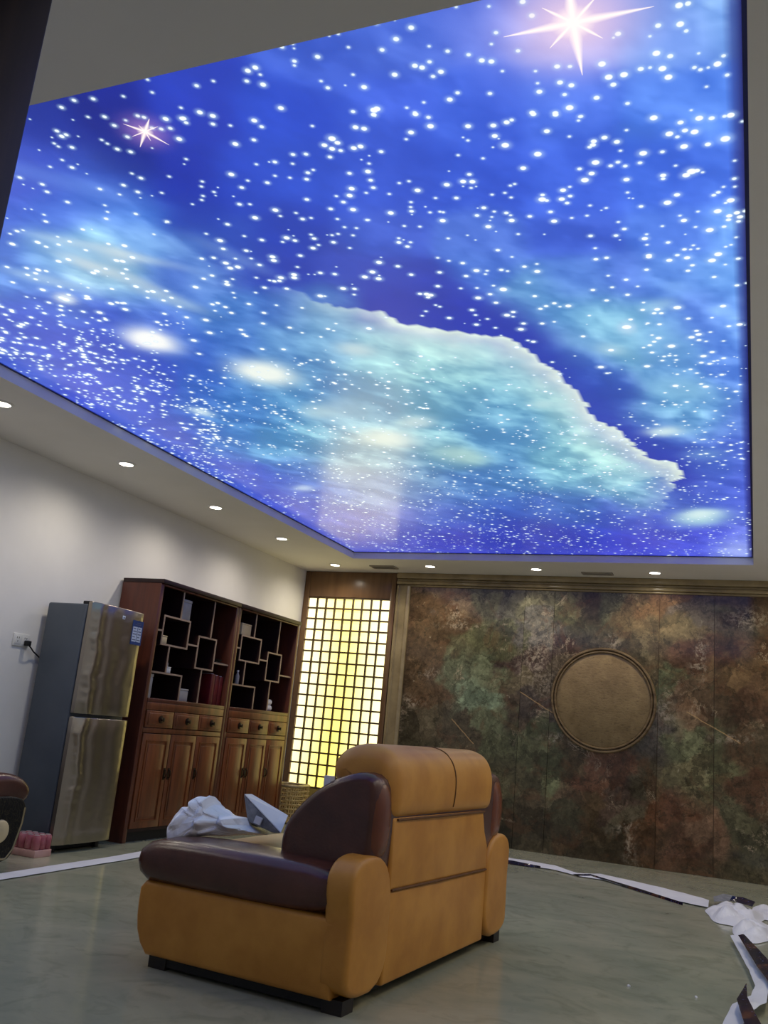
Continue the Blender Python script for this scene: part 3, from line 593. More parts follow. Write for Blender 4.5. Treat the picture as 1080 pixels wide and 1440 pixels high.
for j in range(NR):
    for i in range(NC):
        x = LX0 + (i + .5) * pw; z = LZ0 + (j + .5) * ph
        if pane0 is None:
            pane0 = MB().box((-pw / 2 + .001, -.006, -ph / 2 + .001), (pw / 2 - .001, .006, ph / 2 - .001)).build('pane', M['pane'], ls, .003); p_ = pane0
        else:
            p_ = pane0.copy(); COL.objects.link(p_); p_.parent = ls
        p_.location = loc((x, YB - .034, z), ls)
for i in range(1, NC):
    x = LX0 + i * pw; lbox('bar', (x - bw / 2, YB - .062, LZ0), (x + bw / 2, YB - .041, LZ1), M['lattice_wood'], ls, ls)
for j in range(0, NR + 1):
    z = LZ0 + j * ph; lbox('bar', (LX0, YB - .066, z - bw / 2), (LX1, YB - .0411, z + bw / 2), M['lattice_wood'], ls, ls)

# ------------------------------------------------------------------ recessed downlights
def downlight(x, y, label, group):
    t = thing('downlight', label, 'ceiling light', (x, y, ZC), 0, group)
    MB().frust([(.047, -.001), (.050, -.008), (.064, -.007), (.070, 0.0)], 24, False).build('trim_ring', M['lamp_trim'], t, smooth=True)
    MB().frust([(.0005, -.0065), (.047, -.006), (.047, -.0015)], 24, True).build('lens', M['lens'], t, smooth=True)
    ld = bpy.data.lights.new('downlight_beam', 'SPOT'); ld.energy = LAMP_W; ld.color = (1.0, .90, .75)
    ld.spot_size = math.radians(164); ld.spot_blend = .9; ld.shadow_soft_size = .04
    lo = bpy.data.objects.new('downlight_beam', ld); COL.objects.link(lo); lo.parent = t; lo.location = (0, 0, -.03)
    return t
gl = 'downlights in the left soffit'; gb = 'downlights in the far soffit'
lamps = [(-4.18, 3.774, 'recessed downlight in left soffit, cut by the left edge of the picture', gl),
         (-4.19, 4.974, 'recessed downlight in left soffit above the space before the fridge', gl),
         (-4.20, 6.184, 'recessed downlight in left soffit above the near bookcase', gl),
         (-4.19, 7.343, 'recessed downlight in left soffit above the far bookcase', gl),
         (-4.21, 8.599, 'recessed downlight in the corner where left and far soffits meet', gb),
         (-3.107, 8.575, 'recessed downlight in far soffit nearest the lattice screen, above the pilaster', gb),
         (-2.005, 8.616, 'recessed downlight in far soffit above the left part of the marble wall', gb),
         (-0.877, 8.676, 'recessed downlight in far soffit right of the round medallion', gb)]
for a in lamps: downlight(*a)
for k, (x, y) in enumerate(((.45, 8.6), (.45, 7.3), (.45, 6.0), (.45, 4.8), (.45, 3.6), (.45, 2.4), (-4.18, 2.55))):
    downlight(x, y, ('recessed downlight in right soffit, number %s from the far wall, outside the picture' % ['one', 'two', 'three', 'four', 'five', 'six'][k]) if k < 6 else 'recessed downlight in left soffit nearest the doorway, outside the picture', 'downlights outside the picture')

def vent(x, y, w, d, label):
    t = thing('air_vent', label, 'vent', (x, y, ZC))
    f = MB()
    for a, b in (((-w, -d, -.012), (w, -d + .012, 0)), ((-w, d - .012, -.012), (w, d, 0)), ((-w, -d + .012, -.012), (-w + .012, d - .012, 0)), ((w - .012, -d + .012, -.012), (w, d - .012, 0))): f.box(a, b)
    f.build('frame', M['grille'], t)
    box('backing', (-w + .012, -d + .012, -.002), (w - .012, d - .012, 0), M['vent_dark'], t)
    n = 5
    for k in range(n):
        yy = -d + .012 + (k + 1) * (2 * d - .024) / (n + 1)
        MB().add([(-w + .012, yy - .006, -.010), (w - .012, yy - .006, -.010), (w - .012, yy + .006, -.003), (-w + .012, yy + .006, -.003), (-w + .012, yy - .005, -.012), (w - .012, yy - .005, -.012), (w - .012, yy + .007, -.005), (-w + .012, yy + .007, -.005)],
                 [(0, 1, 2, 3), (7, 6, 5, 4), (0, 4, 5, 1), (1, 5, 6, 2), (2, 6, 7, 3), (3, 7, 4, 0)]).build('slat', M['grille'], t)
vent(-3.66, 8.66, .14, .075, 'slotted air vent in the far soffit above the lattice screen')
vent(-1.43, 8.77, .15, .06, 'slotted air vent in the far soffit above the round medallion')

# ------------------------------------------------------------------ fridge
fx0, fx1, fy0, fy1 = -4.715, -4.30, 5.02, 5.61
fg = thing('refrigerator', 'tall two-door refrigerator with steel doors and grey side against left wall', 'refrigerator', (-4.52, 5.315, 0))
lbox('body', (fx0, fy0, .055), (fx1 - .062, fy1, 1.672), M['fridge_side'], fg, fg, .012)
lbox('kick_plate', (fx0 + .03, fy0 + .02, .012), (fx1 - .09, fy1 - .02, .056), M['gasket'], fg, fg)
def fdoor(z0, z1, nm):
    lbox('gasket', (fx1 - .064, fy0 + .012, z0 + .01), (fx1 - .05, fy1 - .012, z1 - .01), M['gasket'], fg, fg)
    m = MB(); o = fg.location
    prof = [(-.05, 0), (-.016, 0), (-.010, .012), (.002, .06), (.009, .15), (.011, .295), (.006, .47), (0, .578), (-.004, .59), (-.05, .59)]
    m.cushion([(fx1 + a - .008 - o.x, fy0 + b - o.y) for a, b in prof], z0, z1, axis=2, r=.006, nr=2, nm=8, smooth=1)
    return m.build(nm, M['steel'], fg, smooth=True)
d1 = fdoor(.915, 1.69, 'door'); d2 = fdoor(.05, .892, 'door')
lbox('hinge_cap', (fx1 - .12, fy0 + .02, 1.673), (fx1 - .05, fy0 + .09, 1.695), M['gasket'], fg, fg, .004)
for yy in (fy0 + .05, fy1 - .09):
    lbox('foot', (fx1 - .10, yy, 0), (fx1 - .06, yy + .04, .056), M['gasket'], fg, fg, .004)
lbox('badge', (fx1 - .004, 5.342, 1.612), (fx1 + .004, 5.372, 1.638), M['sticker_white'], d1, fg, .002)
lbox('badge_print', (fx1 + .002, 5.350, 1.618), (fx1 + .0045, 5.362, 1.628), M['sticker_grey'], d1, fg)
lbox('sticker', (fx1 - .006, 5.475, 1.445), (fx1 + .0015, 5.598, 1.625), M['sticker_blue'], d1, fg)
for (ya, yb) in ((5.482, 5.533), (5.54, 5.585)):
    lbox('sticker_panel', (fx1 - .003, ya, 1.468), (fx1 + .0022, yb, 1.578), M['sticker_white'], d1, fg)
pr = MB(); o = fg.location
for k in range(5):
    for (ya, yb) in ((5.487, 5.528), (5.545, 5.58)):
        z = 1.478 + k * .021; pr.box(loc((fx1, ya, z), fg), loc((fx1 + .0028, yb - .012 * (k % 3 == 1), z + .007), fg))
for k in range(2): pr.box(loc((fx1, 5.50 + k * .02, 1.592 + k * .013), fg), loc((fx1 + .0024, 5.57, 1.597 + k * .013), fg))
pr.build('sticker_print', M['sticker_grey'], d1)

# ------------------------------------------------------------------ bookcases
CXF, CXB = -4.36, -4.745
UW = 1.205
def bookcase(y0, label):
    t = thing('bookcase', label, 'bookcase', (-4.55, y0, 0), 0, 'red-brown display bookcases along the left wall')
    f, b = CXF + 4.55, CXB + 4.55
    H = 1.99
    def bx(nm, a, c, mat, bev=.003, par=None): return box(nm, a, c, mat, par or t, bev)
    bx('side_panel', (b, 0, 0.0), (f - .004, .045, H - .02), M['redwood']); bx('side_panel', (b, UW - .045, 0.0), (f - .004, UW, H - .02), M['redwood'])
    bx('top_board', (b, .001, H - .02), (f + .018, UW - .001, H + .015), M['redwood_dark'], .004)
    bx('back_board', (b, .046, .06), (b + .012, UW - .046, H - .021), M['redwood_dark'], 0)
    bx('top_rail', (f - .03, .046, 1.955), (f, UW - .046, H - .021), M['redwood'])
    bx('counter', (b + .013, .046, 1.045), (f, UW - .046, 1.075), M['redwood'])
    bx('rail', (f - .022, .046, .985), (f, UW - .046, 1.044), M['redwood_door'])
    bx('rail', (f - .022, .046, .81), (f - .002, UW - .046, .848), M['redwood_door'])
    bx('plinth', (f - .06, .046, 0), (f - .04, UW - .046, .075), M['black'], 0)
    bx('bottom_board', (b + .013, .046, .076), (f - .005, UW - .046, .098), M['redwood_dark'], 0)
    w3 = (UW - .09 - .04) / 3
    ys = [.045 + .01 + k * (w3 + .01) for k in range(3)]
    for k, y in enumerate(ys):
        d = bx('drawer', (f - .02, y, .853), (f + .004, y + w3, .98), M['redwood_door'])
        bx('panel', (f + .003, y + .025, .872), (f + .010, y + w3 - .025, .962), M['redwood_door'], .003, d)
        kn = MB().frust([(.012, .009), (.030, .012), (.030, .016), (.012, .020), (.010, .032), (.017, .040), (.0005, .046)], 14, True, (0, 0, 0), 0)
        kn.v = [(x + f, yy + y + w3 / 2, z + .917) for x, yy, z in kn.v]; kn.build('knob', M['bronze'], d, smooth=True)
        d = bx('door', (f - .02, y, .10), (f + .003, y + w3, .805), M['redwood_door'])
        fr_ = MB()
        for a, c in (((f + .002, y + .045, .15), (f + .010, y + .055, .755)), ((f + .002, y + w3 - .055, .15), (f + .010, y + w3 - .045, .755)), ((f + .002, y + .056, .15), (f + .010, y + w3 - .056, .16)), ((f + .002, y + .056, .745), (f + .010, y + w3 - .056, .755))): fr_.box(a, c)
        fr_.build('panel_moulding', M['redwood_door'], d)
        bx('panel', (f + .002, y + .075, .18), (f + .008, y + w3 - .075, .725), M['redwood_door'], .005, d)
        hy = y + w3 - .024 if k == 0 else y + .024
        hd = MB().box((f + .002, hy - .012, .455), (f + .007, hy + .012, .545))
        hd.tube([(f + .006, hy, .53), (f + .022, hy, .525), (f + .028, hy, .50), (f + .022, hy, .475), (f + .006, hy, .47)], .005, 6)
        hd.build('handle', M['bronze'], d)
    # curio shelving: two square boxes, a low box, short posts and ledges
    s0, s1 = b + .013, f - .02; th = .014
    def sh(y_0, y_1, z0, z1):
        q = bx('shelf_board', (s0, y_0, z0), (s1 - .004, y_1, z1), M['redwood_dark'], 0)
        bx('edge_strip', (s1 - .0035, y_0, z0), (s1 + .003, y_1, z1), M['shelf_wood'], 0, q)
    Ay0, Ay1, Az0, Az1 = .12, .495, 1.495, 1.735
    By0, By1, Bz0, Bz1 = .64, .925, 1.355, 1.635
    for (y_0, y_1, z0, z1) in ((Ay0, Ay1, Az0, Az1), (By0, By1, Bz0, Bz1)):
        sh(y_0, y_1, z1 - th, z1); sh(y_0, y_1, z0, z0 + th); sh(y_0, y_0 + th, z0 + th, z1 - th); sh(y_1 - th, y_1, z0 + th, z1 - th)
    sh(.046, .48, 1.27, 1.27 + th); sh(.48 - th, .48, 1.0755, 1.27)
    sh(.34, .34 + th, Az1, 1.954); sh(.815, .815 + th, Bz1, 1.954)
    sh(.24, .24 + th, 1.27 + th, Az0); sh(.745, .745 + th, 1.0755, Bz0)
    sh(Ay1, By0, 1.535, 1.535 + th); sh(By1, UW - .046, 1.425, 1.425 + th); sh(.046, Ay0, 1.60, 1.60 + th)
    return t
u1 = bookcase(5.83, 'red-brown bookcase of curio shelves next to the refrigerator')
u2 = copy_tree(u1); u2.location.y = 5.83 + UW + .002
u2['label'] = 'red-brown bookcase of curio shelves nearest the lattice screen'

def carton(nm, y0, y1, z0, z1, mat, label, cat, xf=-4.40, dep=.2, grp='cartons and oddments on the curio shelves', lid=True):
    t = thing(nm, label, cat, (xf - dep / 2, (y0 + y1) / 2, z0), 0, grp)
    hy = (y1 - y0) / 2; h = z1 - z0
    box('body', (-dep / 2, -hy, 0), (dep / 2, hy, h * (.86 if lid else 1)), mat, t, .004)
    if lid: box('lid', (-dep / 2 - .002, -hy - .002, h * .865), (dep / 2 + .002, hy + .002, h), mat, t, .004)
    return t
Y2 = 5.83 + UW + .002
carton('carton', 6.19, 6.335, 1.7355, 1.905, M['grey_box'], 'tall grey carton on the square box shelf of the near bookcase', 'carton')
carton('carton', 6.33, 6.46, 1.0755, 1.178, M['grey_box'], 'small grey carton on the bottom shelf of the near bookcase', 'carton')
carton('carton', 5.885, 5.955, 1.0755, 1.262, M['grey_box'], 'narrow upright grey carton at bottom left of the near bookcase', 'carton')
carton('carton', 6.10, 6.17, 1.2845, 1.335, M['plastic_white'], 'low white carton on the low box shelf of the near bookcase', 'carton')
carton('carton', 5.972, 6.06, 1.5095, 1.575, M['cream'], 'cream carton inside the square box shelf of the near bookcase', 'carton')
carton('carton', Y2 + .14, Y2 + .31, 1.7355, 1.845, M['cream'], 'cream carton on the square box shelf of the far bookcase', 'carton')
# red folders
for k in range(3):
    t = thing('folder', ['red folder, leftmost of three on the bottom shelf of near bookcase', 'red folder, middle of three on the bottom shelf of near bookcase', 'red folder, rightmost of three on the bottom shelf of near bookcase'][k], 'folder', (-4.50, 6.785 + k * .066, 1.0755), 0, 'red folders in the near bookcase')
    box('cover', (-.1, 0, 0), (.1, .058, .262 - .006 * k), M['red_box'], t, .004)
    box('pages', (-.102, .008, .008), (.085, .05, .266 - .006 * k), M['film_white'], t)
for k in range(2):
    t = thing('paper_roll', ['pale paper roll lying on bottom shelf of far bookcase, under the other', 'pale paper roll lying on top of the other in far bookcase'][k], 'paper roll', (-4.46, Y2 + .80, 1.1055 + k * .056), 0, 'paper rolls in the far bookcase')
    MB().frust([(.029, 0), (.029, .14 - k * .01)], 16, True, (0, 0, 0), 1).build('paper', M['film_white'], t, smooth=True)
    MB().frust([(.010, -.002), (.010, .142 - k * .01)], 10, True, (0, 0, 0), 1).build('core', M['cream'], t)
for (yy, lab) in ((Y2 + .20, 'small pale bottle on the low box shelf of the far bookcase'), (5.83 + .29, 'small pale bottle on the low box shelf of the near bookcase')):
    t = thing('bottle', lab, 'bottle', (-4.42, yy, 1.2845), 0, 'small bottles on the curio shelves')
    MB().frust([(.017, 0), (.020, .004), (.020, .075), (.009, .098), (.009, .112)], 14, True).build('glass', M['grey_box'], t, smooth=True)
    MB().frust([(.011, .112), (.011, .128)], 12, True).build('cap', M['plastic_white'], t)
t = thing('tray', 'dark flat tray on the right ledge of the near bookcase', 'tray', (-4.46, 6.87, 1.4395))
MB().box((-.07, -.075, 0), (.07, .075, .008)).build('base', M['black'], t)
MB().frust([(.05, .008), (.072, .03), (.074, .03), (.05, .006)], 20, False).build('bowl', M['black'], t, smooth=True)

# ------------------------------------------------------------------ wall socket
t = thing('wall_socket', 'white double wall socket left of the refrigerator', 'socket', (XL, 4.865, 1.375))
box('plate', (0, -.075, -.043), (.010, .075, .043), M['plastic_white'], t, .003)
for yy in (-.036, .036):
    s_ = box('socket_face', (.0095, yy - .028, -.030), (.0125, yy + .028, .030), M['plastic_white'], t, .001)
    hl = MB()
    for a, b in ((-.012, .008), (.006, .008), (-.003, -.016)): hl.box((.012, yy + a, b), (.013, yy + a + .005, b + .012))
    hl.build('slot', M['black'], s_)
t = thing('power_plug', 'black plug with cord running behind the refrigerator', 'plug', (XL + .011, 4.905, 1.358))
box('plug_body', (.0025, -.018, -.018), (.04, .018, .018), M['black'], t, .005)
MB().tube([(.034, .0, -.012), (.032, .03, -.03), (.018, .07, -.05), (.0105, .10, -.06), (.0105, .16, -.09)], .005, 8).build('cord', M['black'], t, smooth=True)

# ------------------------------------------------------------------ armchair seen from behind
sofa = thing('armchair', 'wide tan and dark brown leather armchair seen from behind in mid floor', 'armchair', (-1.386, 3.244, 0), math.radians(-4.2))
def part(nm, mb, mat, par=None): return mb.build(nm, mat, par or sofa, 0, True)
def dd(p): return [q for q in p for _ in (0, 1, 2)]
part('base', MB().cushion(dd([(-.870, .045)]) + [(-.925, .10), (-.945, .20)] + dd([(-.94, .318)]) + [(-.5, .322)] + dd([(-.02, .32), (-.02, .045)]), -.045, 1.725, 1, .02, 3, .0, 8, 2), M['tan'])
def seam_line(prof, keep, x, off):
    p = np.array(prof, float)
    for _ in range(2):
        q = np.roll(p, -1, 0); p = np.stack([p * .75 + q * .25, p * .25 + q * .75], 1).reshape(-1, 2)
    return [(a, x, b) for a, b in p if keep(a, b)]
arm_prof = [(-.90, .315), (-.955, .33), (-.985, .39), (-.965, .445), (-.90, .472), (-.72, .482), (-.4, .482), (-.045, .48), (-.045, .40), (-.045, .315)]
for (y0, y1) in ((-.062, .275), (1.405, 1.742)):
    part('arm_pad', MB().cushion(arm_prof, y0, y1, 1, .055, 5, .012, 8, 2), M['brown'])
part('seat', MB().cushion([(-.92, .325), (-.955, .37), (-.935, .445), (-.6, .468), (-.2, .462), (-.2, .325)], .276, 1.404, 1, .03, 4, .01, 8, 2), M['tan_light'])
post = [(-.045, .045), (-.05, .2), (-.042, .33), (-.062, .41), (-.055, .475), (-.01, .52), (.07, .535), (.17, .528), (.235, .49), (.268, .43), (.285, .36), (.285, .045)]
part('rear_post', MB().cushion(post, -.075, .045, 0, .022, 4, .0, 3, 2), M['tan'])
part('rear_post', MB().cushion([(1.67 - a, b) for a, b in post], -.075, .045, 0, .022, 4, .0, 3, 2), M['tan'])
def prism(pts, x0, x1):
    n = len(pts); return MB().add([(x0, a, b) for a, b in pts] + [(x1, a, b) for a, b in pts], [tuple(range(n))[::-1], tuple(range(n, 2 * n))] + [(k, (k + 1) % n, n + (k + 1) % n, n + k) for k in range(n)])
prism([(.275, .045), (1.395, .045), (1.395, .372), (.275, .388)], -.06, .034).build('lower_back_panel', M['tan'], sofa, .012, True, 4)
prism([(.27, .389), (1.395, .373), (1.39, .49), (1.34, .56), (1.30, .662), (.25, .668), (.262, .52)], -.06, .036).build('upper_back_panel', M['tan'], sofa, .014, True, 4)
part('back_cushion', MB().cushion(dd([(-.392, .445)]) + [(-.398, .55), (-.378, .62), (-.31, .70), (-.222, .772), (-.14, .812), (-.04, .84), (.028, .812), (.034, .66)] + dd([(.02, .445)]), .10, 1.60, 1, .045, 6, .0, 10, 2), M['brown'])
for (y0, y1) in ((.105, .245), (1.425, 1.59)):
    part('back_wing', MB().cushion([(-.10, .50), (-.10, .80), (-.02, .835), (.036, .77), (.046, .65), (.03, .50)], y0, y1, 1, .05, 5, .004, 4, 2), M['brown_wing'])
HP = [(.045, .662), (.058, .74), (.055, .84), (.015, .915), (-.06, .945), (-.15, .94), (-.235, .90), (-.266, .83), (-.235, .765), (-.12, .70), (-.02, .662)]
hr = part('headrest', MB().cushion(HP, .20, 1.41, 1, .085, 6, .0, 10, 2), M['tan'])
part('seam', MB().tube(seam_line(HP, lambda a, b: a > .02 and b > .68 and b < .93 or b > .905, .845, 0), .0045, 6), M['tan_seam'], hr)
part('seam', MB().tube([(.040, .285, .657), (.046, .8, .6565), (.040, 1.30, .654)], .005, 6), M['tan_seam'])
part('seam', MB().tube([(.036, .29, .391), (.040, .8, .383), (.036, 1.385, .375)], .005, 6), M['tan_seam'])
part('care_label', MB().box((-.228, .125, .755), (-.198, .160, .802)), M['film_white'])
for (x, y) in ((-.86, -.02), (-.06, -.02), (-.86, 1.62), (-.06, 1.60)):
    part('foot', MB().box((x, y, 0), (x + .085, y + .085, .05)), M['foot'])
part('plinth', MB().box((-.83, .0, .018), (-.02, 1.66, .05)).box((-.84, -.015, .012), (-.0, .01, .05)), M['black'])

def on_sofa(u, v, y0):                                     # photo point on the sofa's own plane y = y0, in sofa space
    a = math.radians(-4.2); ex = np.array([math.cos(a), math.sin(a), 0]); ey = np.array([-math.sin(a), math.cos(a), 0])
    B = np.array([-1.386, 3.244, 0]); d = ray(u, v); t_ = ((B + ey * y0 - CAM) @ ey) / (d @ ey); P = CAM + t_ * d
    return P
# crumpled bag lying over the near arm pad and the seat
def crumple(name, outline, y0, y1, thick, mat, seed, n=26, amp=.034):
    W2 = [on_sofa(u, v, y0 + (y1 - y0) * (u - 236) / 142) for u, v in outline]; cen = np.mean(W2, 0)
    a = math.radians(-4.2); ey = np.array([-math.sin(a), math.cos(a), 0])
    # resample outline
    P = np.array(W2); seg = np.linalg.norm(np.roll(P, -1, 0) - P, axis=1); cum = np.r_[0, np.cumsum(seg)]; N = 84
    ts = np.linspace(0, cum[-1], N, endpoint=False); ring = []
    for q in ts:
        i = np.searchsorted(cum, q, 'right') - 1; f_ = (q - cum[i]) / seg[i]; ring.append(P[i] * (1 - f_) + P[(i + 1) % len(P)] * f_)
    ring = np.array(ring); vs = []; K = 33
    for k in range(K):
        tk = -1 + 2 * k / (K - 1); sc = max(.02, 1 - abs(tk)); h = math.copysign(max(0.0, 1 - sc ** 2.2) ** .6, tk)
        for p in ring:
            q = cen + (p - cen) * sc + ey * thick * h
            w = mnoise.voronoi(Vector(q * 14 + seed))[0]; f_ = (w[1] - w[0])
            m2 = mnoise.noise(Vector(q * 7 + seed))
            q = q + ey * h * amp * 2.2 * (f_ - .3) + np.array([0, 0, 1]) * m2 * amp * .35 * sc * (1 - abs(h)) + ey * h * (mnoise.noise(Vector(q * 5 + seed * 2)) * .05 + mnoise.noise(Vector(q * 22)) * .012)
            dx_ = q - np.array([-1.386, 3.244, 0]); lx = dx_[0] * ey[1] - dx_[1] * ey[0]; ly = dx_ @ ey
            q[2] = max(q[2], (.486 if ly < .285 else .474) if lx > -.80 else .42); vs.append(q)
    fs = []
    for k in range(K - 1):
        for i in range(N): i2 = (i + 1) % N; fs.append((k * N + i, k * N + i2, (k + 1) * N + i2, (k + 1) * N + i))
    fs.append(tuple(range(N))); fs.append(tuple(range((K - 1) * N, K * N))[::-1])
    o = MB().add(vs, fs).build(name, mat, None, 0, False, origin=tuple(cen)); return o
bag = crumple('plastic_bag', [(236, 1163), (241, 1187), (252, 1186), (272, 1178), (300, 1176), (338, 1175), (358, 1174), (378, 1173), (366, 1168), (352, 1162), (345, 1150), (328, 1147), (312, 1138), (300, 1131), (296, 1118), (291, 1121), (280, 1119), (271, 1122), (268, 1134), (258, 1134), (247, 1146)], .10, .44, .10, M['bag'], 3.3)
tag(bag, 'crumpled white plastic bag lying over the armchair arm', 'plastic bag')
# folded foam packet leaning on the back cushion
pk = thing('foam_packet', 'folded grey-white foam packet leaning between bag and armchair back', 'foam packet', tuple(on_sofa(370, 1160, .36)))
Q = lambda u, v, y: np.array(on_sofa(u, v, y)) - np.array(pk.location)
A_, D_ = Q(343, 1118, .40), Q(394, 1172, .35); B_, C_ = Q(353, 1118, .54), Q(404, 1148, .60)
F_, G_ = Q(348, 1155, .38), Q(385, 1172, .36); F2, G2 = F_ + (B_ - A_) * .9, G_ + (C_ - D_) * .9
MB().add([A_, B_, C_, D_, F_, F2, G2, G_], [(0, 1, 2, 3), (7, 6, 5, 4), (0, 4, 5, 1), (1, 5, 6, 2), (2, 6, 7, 3), (3, 7, 4, 0)]).build('padding', M['foam_grey'], pk, .004, True)
def sheet(pts, th): return MB().add(list(pts) + [p + np.array(th) for p in pts], [(0, 1, 2, 3), (7, 6, 5, 4), (0, 4, 5, 1), (1, 5, 6, 2), (2, 6, 7, 3), (3, 7, 4, 0)])
nt = np.cross(B_ - A_, D_ - A_); nt = nt / np.linalg.norm(nt); nt = nt if nt[2] > 0 else -nt
sheet([A_ + nt * .002, B_ + nt * .002, C_ + nt * .002, D_ + nt * .002], nt * .004).build('top_sheet', M['foam'], pk, .001)
ns_ = np.cross(D_ - A_, F_ - A_); ns_ = ns_ / np.linalg.norm(ns_); ns_ = ns_ if ns_ @ (CAM - np.array(pk.location)) > 0 else -ns_
sheet([Q(362, 1147, .37) + ns_ * .004, Q(371, 1151, .37) + ns_ * .004, Q(367, 1161, .365) + ns_ * .004, Q(358, 1157, .365) + ns_ * .004], ns_ * .006).build('folded_corner', M['foam'], pk, .001)

# ------------------------------------------------------------------ woven basket behind the armchair
bk = thing('basket', 'pale netted basket between the far bookcase and the lattice screen', 'basket', (-4.43, 8.56, 0))
bs = MB(); n = 28; hh = .36
for k in range(n):
    a = 2 * PI * k / n; c_, s_ = math.cos(a), math.sin(a)
    sx = math.copysign(abs(c_) ** .55, c_); sy = math.copysign(abs(s_) ** .55, s_)
    bs.tube([(.15 * sx, .17 * sy, .0), (.165 * sx, .19 * sy, hh)], .006, 5)
bs.build('stake', M['wicker'], bk)['kind'] = 'stuff'
wv = MB()
for j in range(9):
    z = .02 + j * .042; pts = []
    for k in range(n + 1):
        a = 2 * PI * k / n; c_, s_ = math.cos(a), math.sin(a)
        sx = math.copysign(abs(c_) ** .55, c_); sy = math.copysign(abs(s_) ** .55, s_); q = .15 + .015 * z / hh + .007 * (1 if (k + j) % 2 else -1)
        pts.append((q * sx, (q + .02) * sy, z))
    wv.tube(pts, .008, 5)
wv.build('weave', M['wicker'], bk)['kind'] = 'stuff'
rm = []
for k in range(n + 1):
    a = 2 * PI * k / n; c_, s_ = math.cos(a), math.sin(a); sx = math.copysign(abs(c_) ** .55, c_); sy = math.copysign(abs(s_) ** .55, s_)
    rm.append((.167 * sx, .192 * sy, hh + .006))
MB().tube(rm, .014, 8).build('rim', M['trim_beige'], bk, 0, True)
MB().tube([(-.10, -.15, hh), (-.10, -.15, .47), (-.09, -.15, .49)], .012, 8).build('handle_post', M['wicker'], bk, 0, True)
MB().box((-.13, -.15, .004), (.13, .15, .018)).build('bottom', M['wicker'], bk)

# ------------------------------------------------------------------ carved sofa cut by the left edge
s2 = thing('sofa', 'dark brown leather sofa with carved black scroll arm at left edge', 'sofa', (-4.35, 3.4, 0))
def scroll_mat():
    t = NT('carved_black_gold_scroll'); v = t.coord('Object', (1, 1, 1))
    n_ = t.noise(v, 16, 3, .5, 2.5); a = t.math('ABSOLUTE', t.math('SUBTRACT', n_, .5))
    f = t.ramp(a, [(.008, 1.0), (.026, 0.0)])
    t.bump(a, .6, .01)
    return t.set(color=t.mix(t.math('MULTIPLY', f, .45), tuple(lin((16, 14, 12))), tuple(lin((84, 74, 44)))), rough=.6, spec=.25)
M['scroll'] = scroll_mat()
def sp(nm, a, b, mat, bev=.02, par=None): return MB().box(a, b).build(nm, mat, par or s2, bev, True, 3)
sp('seat_base', (-.34, -.95, .10), (.32, .66, .30), M['brown']); sp('seat', (-.24, -.93, .30), (.34, .65, .44), M['brown'], .04)
sp('backrest', (-.38, -1.0, .10), (-.16, .72, .84), M['brown'], .06)
for yc in (-1.06, .80):
    sg = 1 if yc > 0 else -1
    roll = [(yc + .245 * math.cos(a), .44 + .115 * math.sin(a)) for a in [2 * PI * k / 14 for k in range(14)]]
    MB().cushion(roll, -.36, .325, 0, .05, 4, .0, 4, 1).build('arm_roll', M['brown'], s2, 0, True)
    MB().cushion([(yc - .17, .09), (yc + .17, .09), (yc + .19, .40), (yc - .19, .40)], -.34, .31, 0, .02, 3, 0, 3, 1).build('arm_side', M['brown'], s2, 0, True)
    spn = MB().cushion([(yc - .19, .37), (yc - .185, .27), (yc - .145, .12), (yc - .09, .06), (yc + .09, .06), (yc + .145, .12), (yc + .185, .27), (yc + .19, .37), (yc + .12, .425), (yc - .12, .425)], .305, .352, 0, .012, 3, 0, 2, 1).build('scroll_panel', M['scroll'], s2, 0, True)
    ed_ = [(.345, yc + a, b) for a, b in ((.170, .36), (.166, .27), (.128, .13), (.08, .08), (-.08, .08), (-.128, .13), (-.166, .27), (-.170, .36))]
    MB().tube(ed_, .010, 8).build('beading', M['trim_beige'], spn, 0, True)
    md_ = MB().frust([(.0005, .372), (.052, .370), (.062, .362), (.066, .348)], 24, True, (0, 0, 0), 0)
    md_.v = [(x, y + yc, z + .235) for x, y, z in md_.v]; md_.build('round_boss', M['cream'], spn, 0, True)
    for xx in (-.30, .30):
        fm = MB().frust([(.03, 0), (.045, .03), (.035, .06), (.06, .10)], 14, True); fm.v = [(x + xx - .02, y + yc + sg * .07 * 0, z) for x, y, z in fm.v]; fm.build('foot', M['foot'], s2, 0, True)

# ------------------------------------------------------------------ shrink-wrapped cans beside the fridge
cn = thing('can_pack', 'shrink-wrapped pack of pink drink cans on floor by refrigerator', 'can pack', (-4.36, 4.89, 0))
box('carton_tray', (-.12, -.075, 0), (.10, .075, .045), M['paleband'], cn, .004)
for i in range(4):
    for j in range(3):
        c0 = MB().frust([(.020, .046), (.0268, .052), (.0268, .122), (.021, .132), (.0205, .134)], 14, True); c0.v = [(x - .092 + i * .0545, y - .05 + j * .05, z) for x, y, z in c0.v]
        k_ = c0.build('can', M['pink'], cn, 0, True)
        tpb = MB().frust([(.017, .1335), (.0175, .137), (.015, .1365)], 14, True); tpb.v = [(x - .092 + i * .0545, y - .05 + j * .05, z) for x, y, z in tpb.v]; tpb.build('can_top', M['pinktop'], k_)
t = thing('castor', 'small dark castor wheel on the floor at the front corner of refrigerator', 'castor', (-4.345, 4.985, 0))
MB().frust([(.018, -.011), (.024, -.008), (.024, .008), (.018, .011)], 16, True, (0, 0, .024), 1).build('wheel', M['gasket'], t, 0, True)
MB().box((-.014, -.016, .024), (.014, -.012, .05)).box((-.014, .012, .024), (.014, .016, .05)).box((-.014, -.016, .048), (.014, .016, .052)).build('fork', M['grille'], t)

